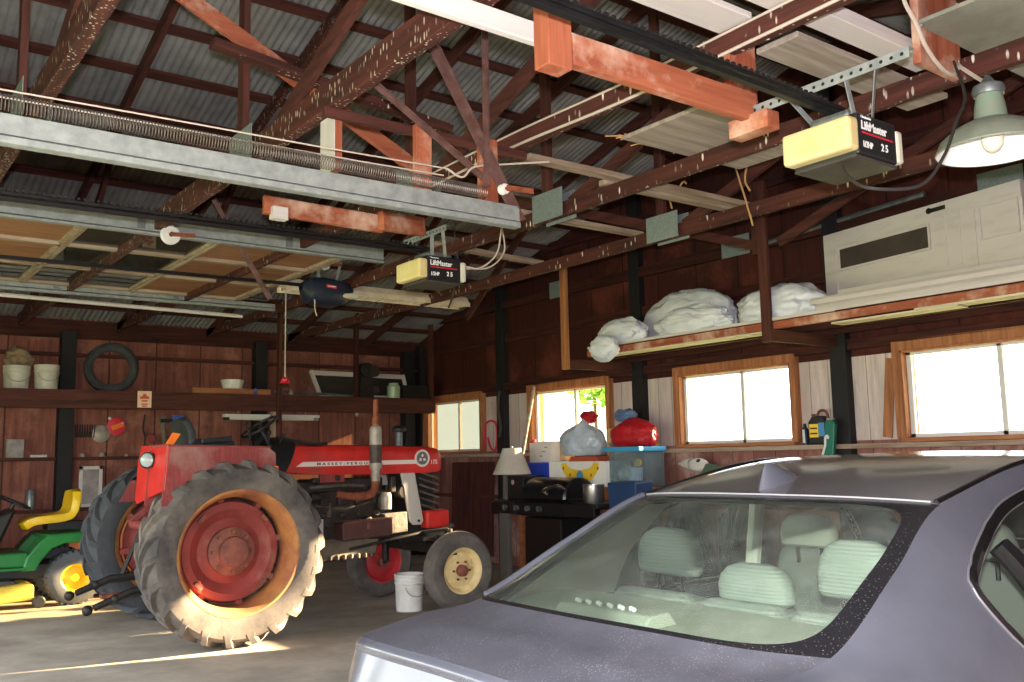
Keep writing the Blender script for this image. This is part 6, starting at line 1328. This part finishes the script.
# bottles on the ledge by window three
LZ = 1.57
t = thing('oil_jug', 'black oil jug with a yellow label on the window ledge', 'jug', (7.90, 5.56, LZ))
b = MB(); b.prism([(7.87, 5.43, LZ), (7.87, 5.64, LZ), (7.87, 5.64, LZ+.22), (7.87, 5.60, LZ+.27), (7.87, 5.48, LZ+.28), (7.87, 5.43, LZ+.22)], (.10, 0, 0)); build('body', b, 'black_plastic', t, smooth=0, bevel=.015)
b = MB(); b.tube(spline([(7.92, 5.56, LZ+.27), (7.92, 5.53, LZ+.325), (7.92, 5.46, LZ+.32), (7.92, 5.43, LZ+.24)], 5), .014, 8); b.cyl((7.92, 5.60, LZ+.26), (7.92, 5.60, LZ+.30), .022); build('handle', b, 'hub_rust', t)
b = MB(); b.bb((7.866, 5.52, LZ+.07), (7.869, 5.62, LZ+.20)); lb = build('label', b, 'banana_yellow', t, smooth=0)
b = MB(); b.bb((7.865, 5.45, LZ+.08), (7.869, 5.515, LZ+.21)); build('label', b, 'print_blue', t, smooth=0)
b = MB(); b.bb((7.864, 5.53, LZ+.10), (7.8655, 5.61, LZ+.115)); b.bb((7.864, 5.53, LZ+.15), (7.8655, 5.61, LZ+.165)); build('label_lines', b, 'black_plastic', lb, smooth=0)
t = thing('small_bottle', 'small dark bottle with a white strip, left of the oil jug', 'bottle', (7.90, 5.70, LZ))
b = MB(); b.lathe([(0, 0), (.035, 0), (.035, .15), (.015, .18), (.015, .21), (0, .21)], (7.90, 5.695, LZ), (0, 0, 1), 18); build('body', b, 'navy', t)
b = MB(); b.bb((7.862, 5.675, LZ+.02), (7.866, 5.70, LZ+.15)); build('strip', b, 'white_plastic', t, smooth=0)
mat('bottle_green', (10, 104, 84), 0.35)
t = thing('green_bottle', 'tall green bottle with a white swirl in front of the black post', 'bottle', (7.80, 5.36, 1.45))
b = MB(); b.prism([(7.76, 5.42, 1.45), (7.76, 5.30, 1.45), (7.76, 5.26, 1.76), (7.76, 5.285, 1.80), (7.76, 5.36, 1.80)], (.05, 0, 0)); build('body', b, 'bottle_green', t, smooth=0, bevel=.01)
b = MB(); b.tube(spline([(7.757, 5.41, 1.47), (7.757, 5.375, 1.56), (7.757, 5.37, 1.63), (7.757, 5.345, 1.65), (7.757, 5.34, 1.62)], 5), .012, 6); build('swirl', b, 'white_plastic', t)
b = MB(); b.bb((7.77, 5.28, 1.80), (7.80, 5.355, 1.815)); build('cap', b, 'muffler_light', t, smooth=0)
lumber('ledge_block', 'small block under the green bottle', 'block', (7.74, 5.35, 1.44), (7.82, 5.35, 1.44), .2, .02, 'bare_x')
b = MB(); b.ball((7.90, 7.78, LZ+.04), (.04, .06, .04), 16, 10, crumple(3, .3)); build('yellow_rag', b, 'banana_yellow', label='small yellow rag on the ledge beside the black post', cat='rag')
b = MB(); b.tube(spline([(7.92, 11.24, 1.62), (7.92, 11.23, 1.95), (7.92, 11.12, 2.04), (7.92, 10.96, 2.0), (7.92, 10.93, 1.80), (7.92, 10.98, 1.62), (7.92, 11.1, 1.66), (7.92, 11.16, 1.80)], 6), .016, 8); build('red_hose', b, 'logo_red', label='red hose looped on the wall by the corner window', cat='hose')
b = MB(); b.bb((7.995, 5.80, 1.645), (7.998, 5.90, 1.70)); 
lumber('bare_patch', 'bare yellowish slat on the grey boards left of the end window', 'slat', (7.985, 4.86, 1.62), (7.985, 4.78, 2.35), .10, .012, 'frame_z', up=(1, 0, 0))
b = MB(); b.tube(spline([(7.882, 10.80, 2.45), (7.882, 10.84, 2.2), (7.882, 10.78, 1.95), (7.882, 10.82, 1.8)], 5), .02, 6); build('hanging_strap', b, 'case_grey', label='grey strap hanging on the black post by the stick', cat='strap')
lumber('wall_stay', 'weathered panel leaning on the wall under the corner window', 'panel', (7.90, 11.6, .1), (7.95, 11.6, 1.45), 1.1, .02, 'redwood_z', up=(1, 0, 0))

# the grill, table and everything standing on them sit a little nearer the car
NEARER = {'gas_grill', 'cooking_pot', 'microwave', 'table_lamp', 'work_table', 'storage_bin', 'carton', 'fruit_carton', 'paper_bag', 'red_cloth', 'storage_tote', 'blue_tray', 'folded_cloth', 'tub', 'yellow_toy', 'red_bundle', 'blue_cloth', 'grey_cloth', 'speaker_box'}
for o in COL.objects:
    if o.parent is None and (o.name.split('.')[0] in NEARER or o.get('label', '').startswith('translucent')): o.location.y -= 0.13
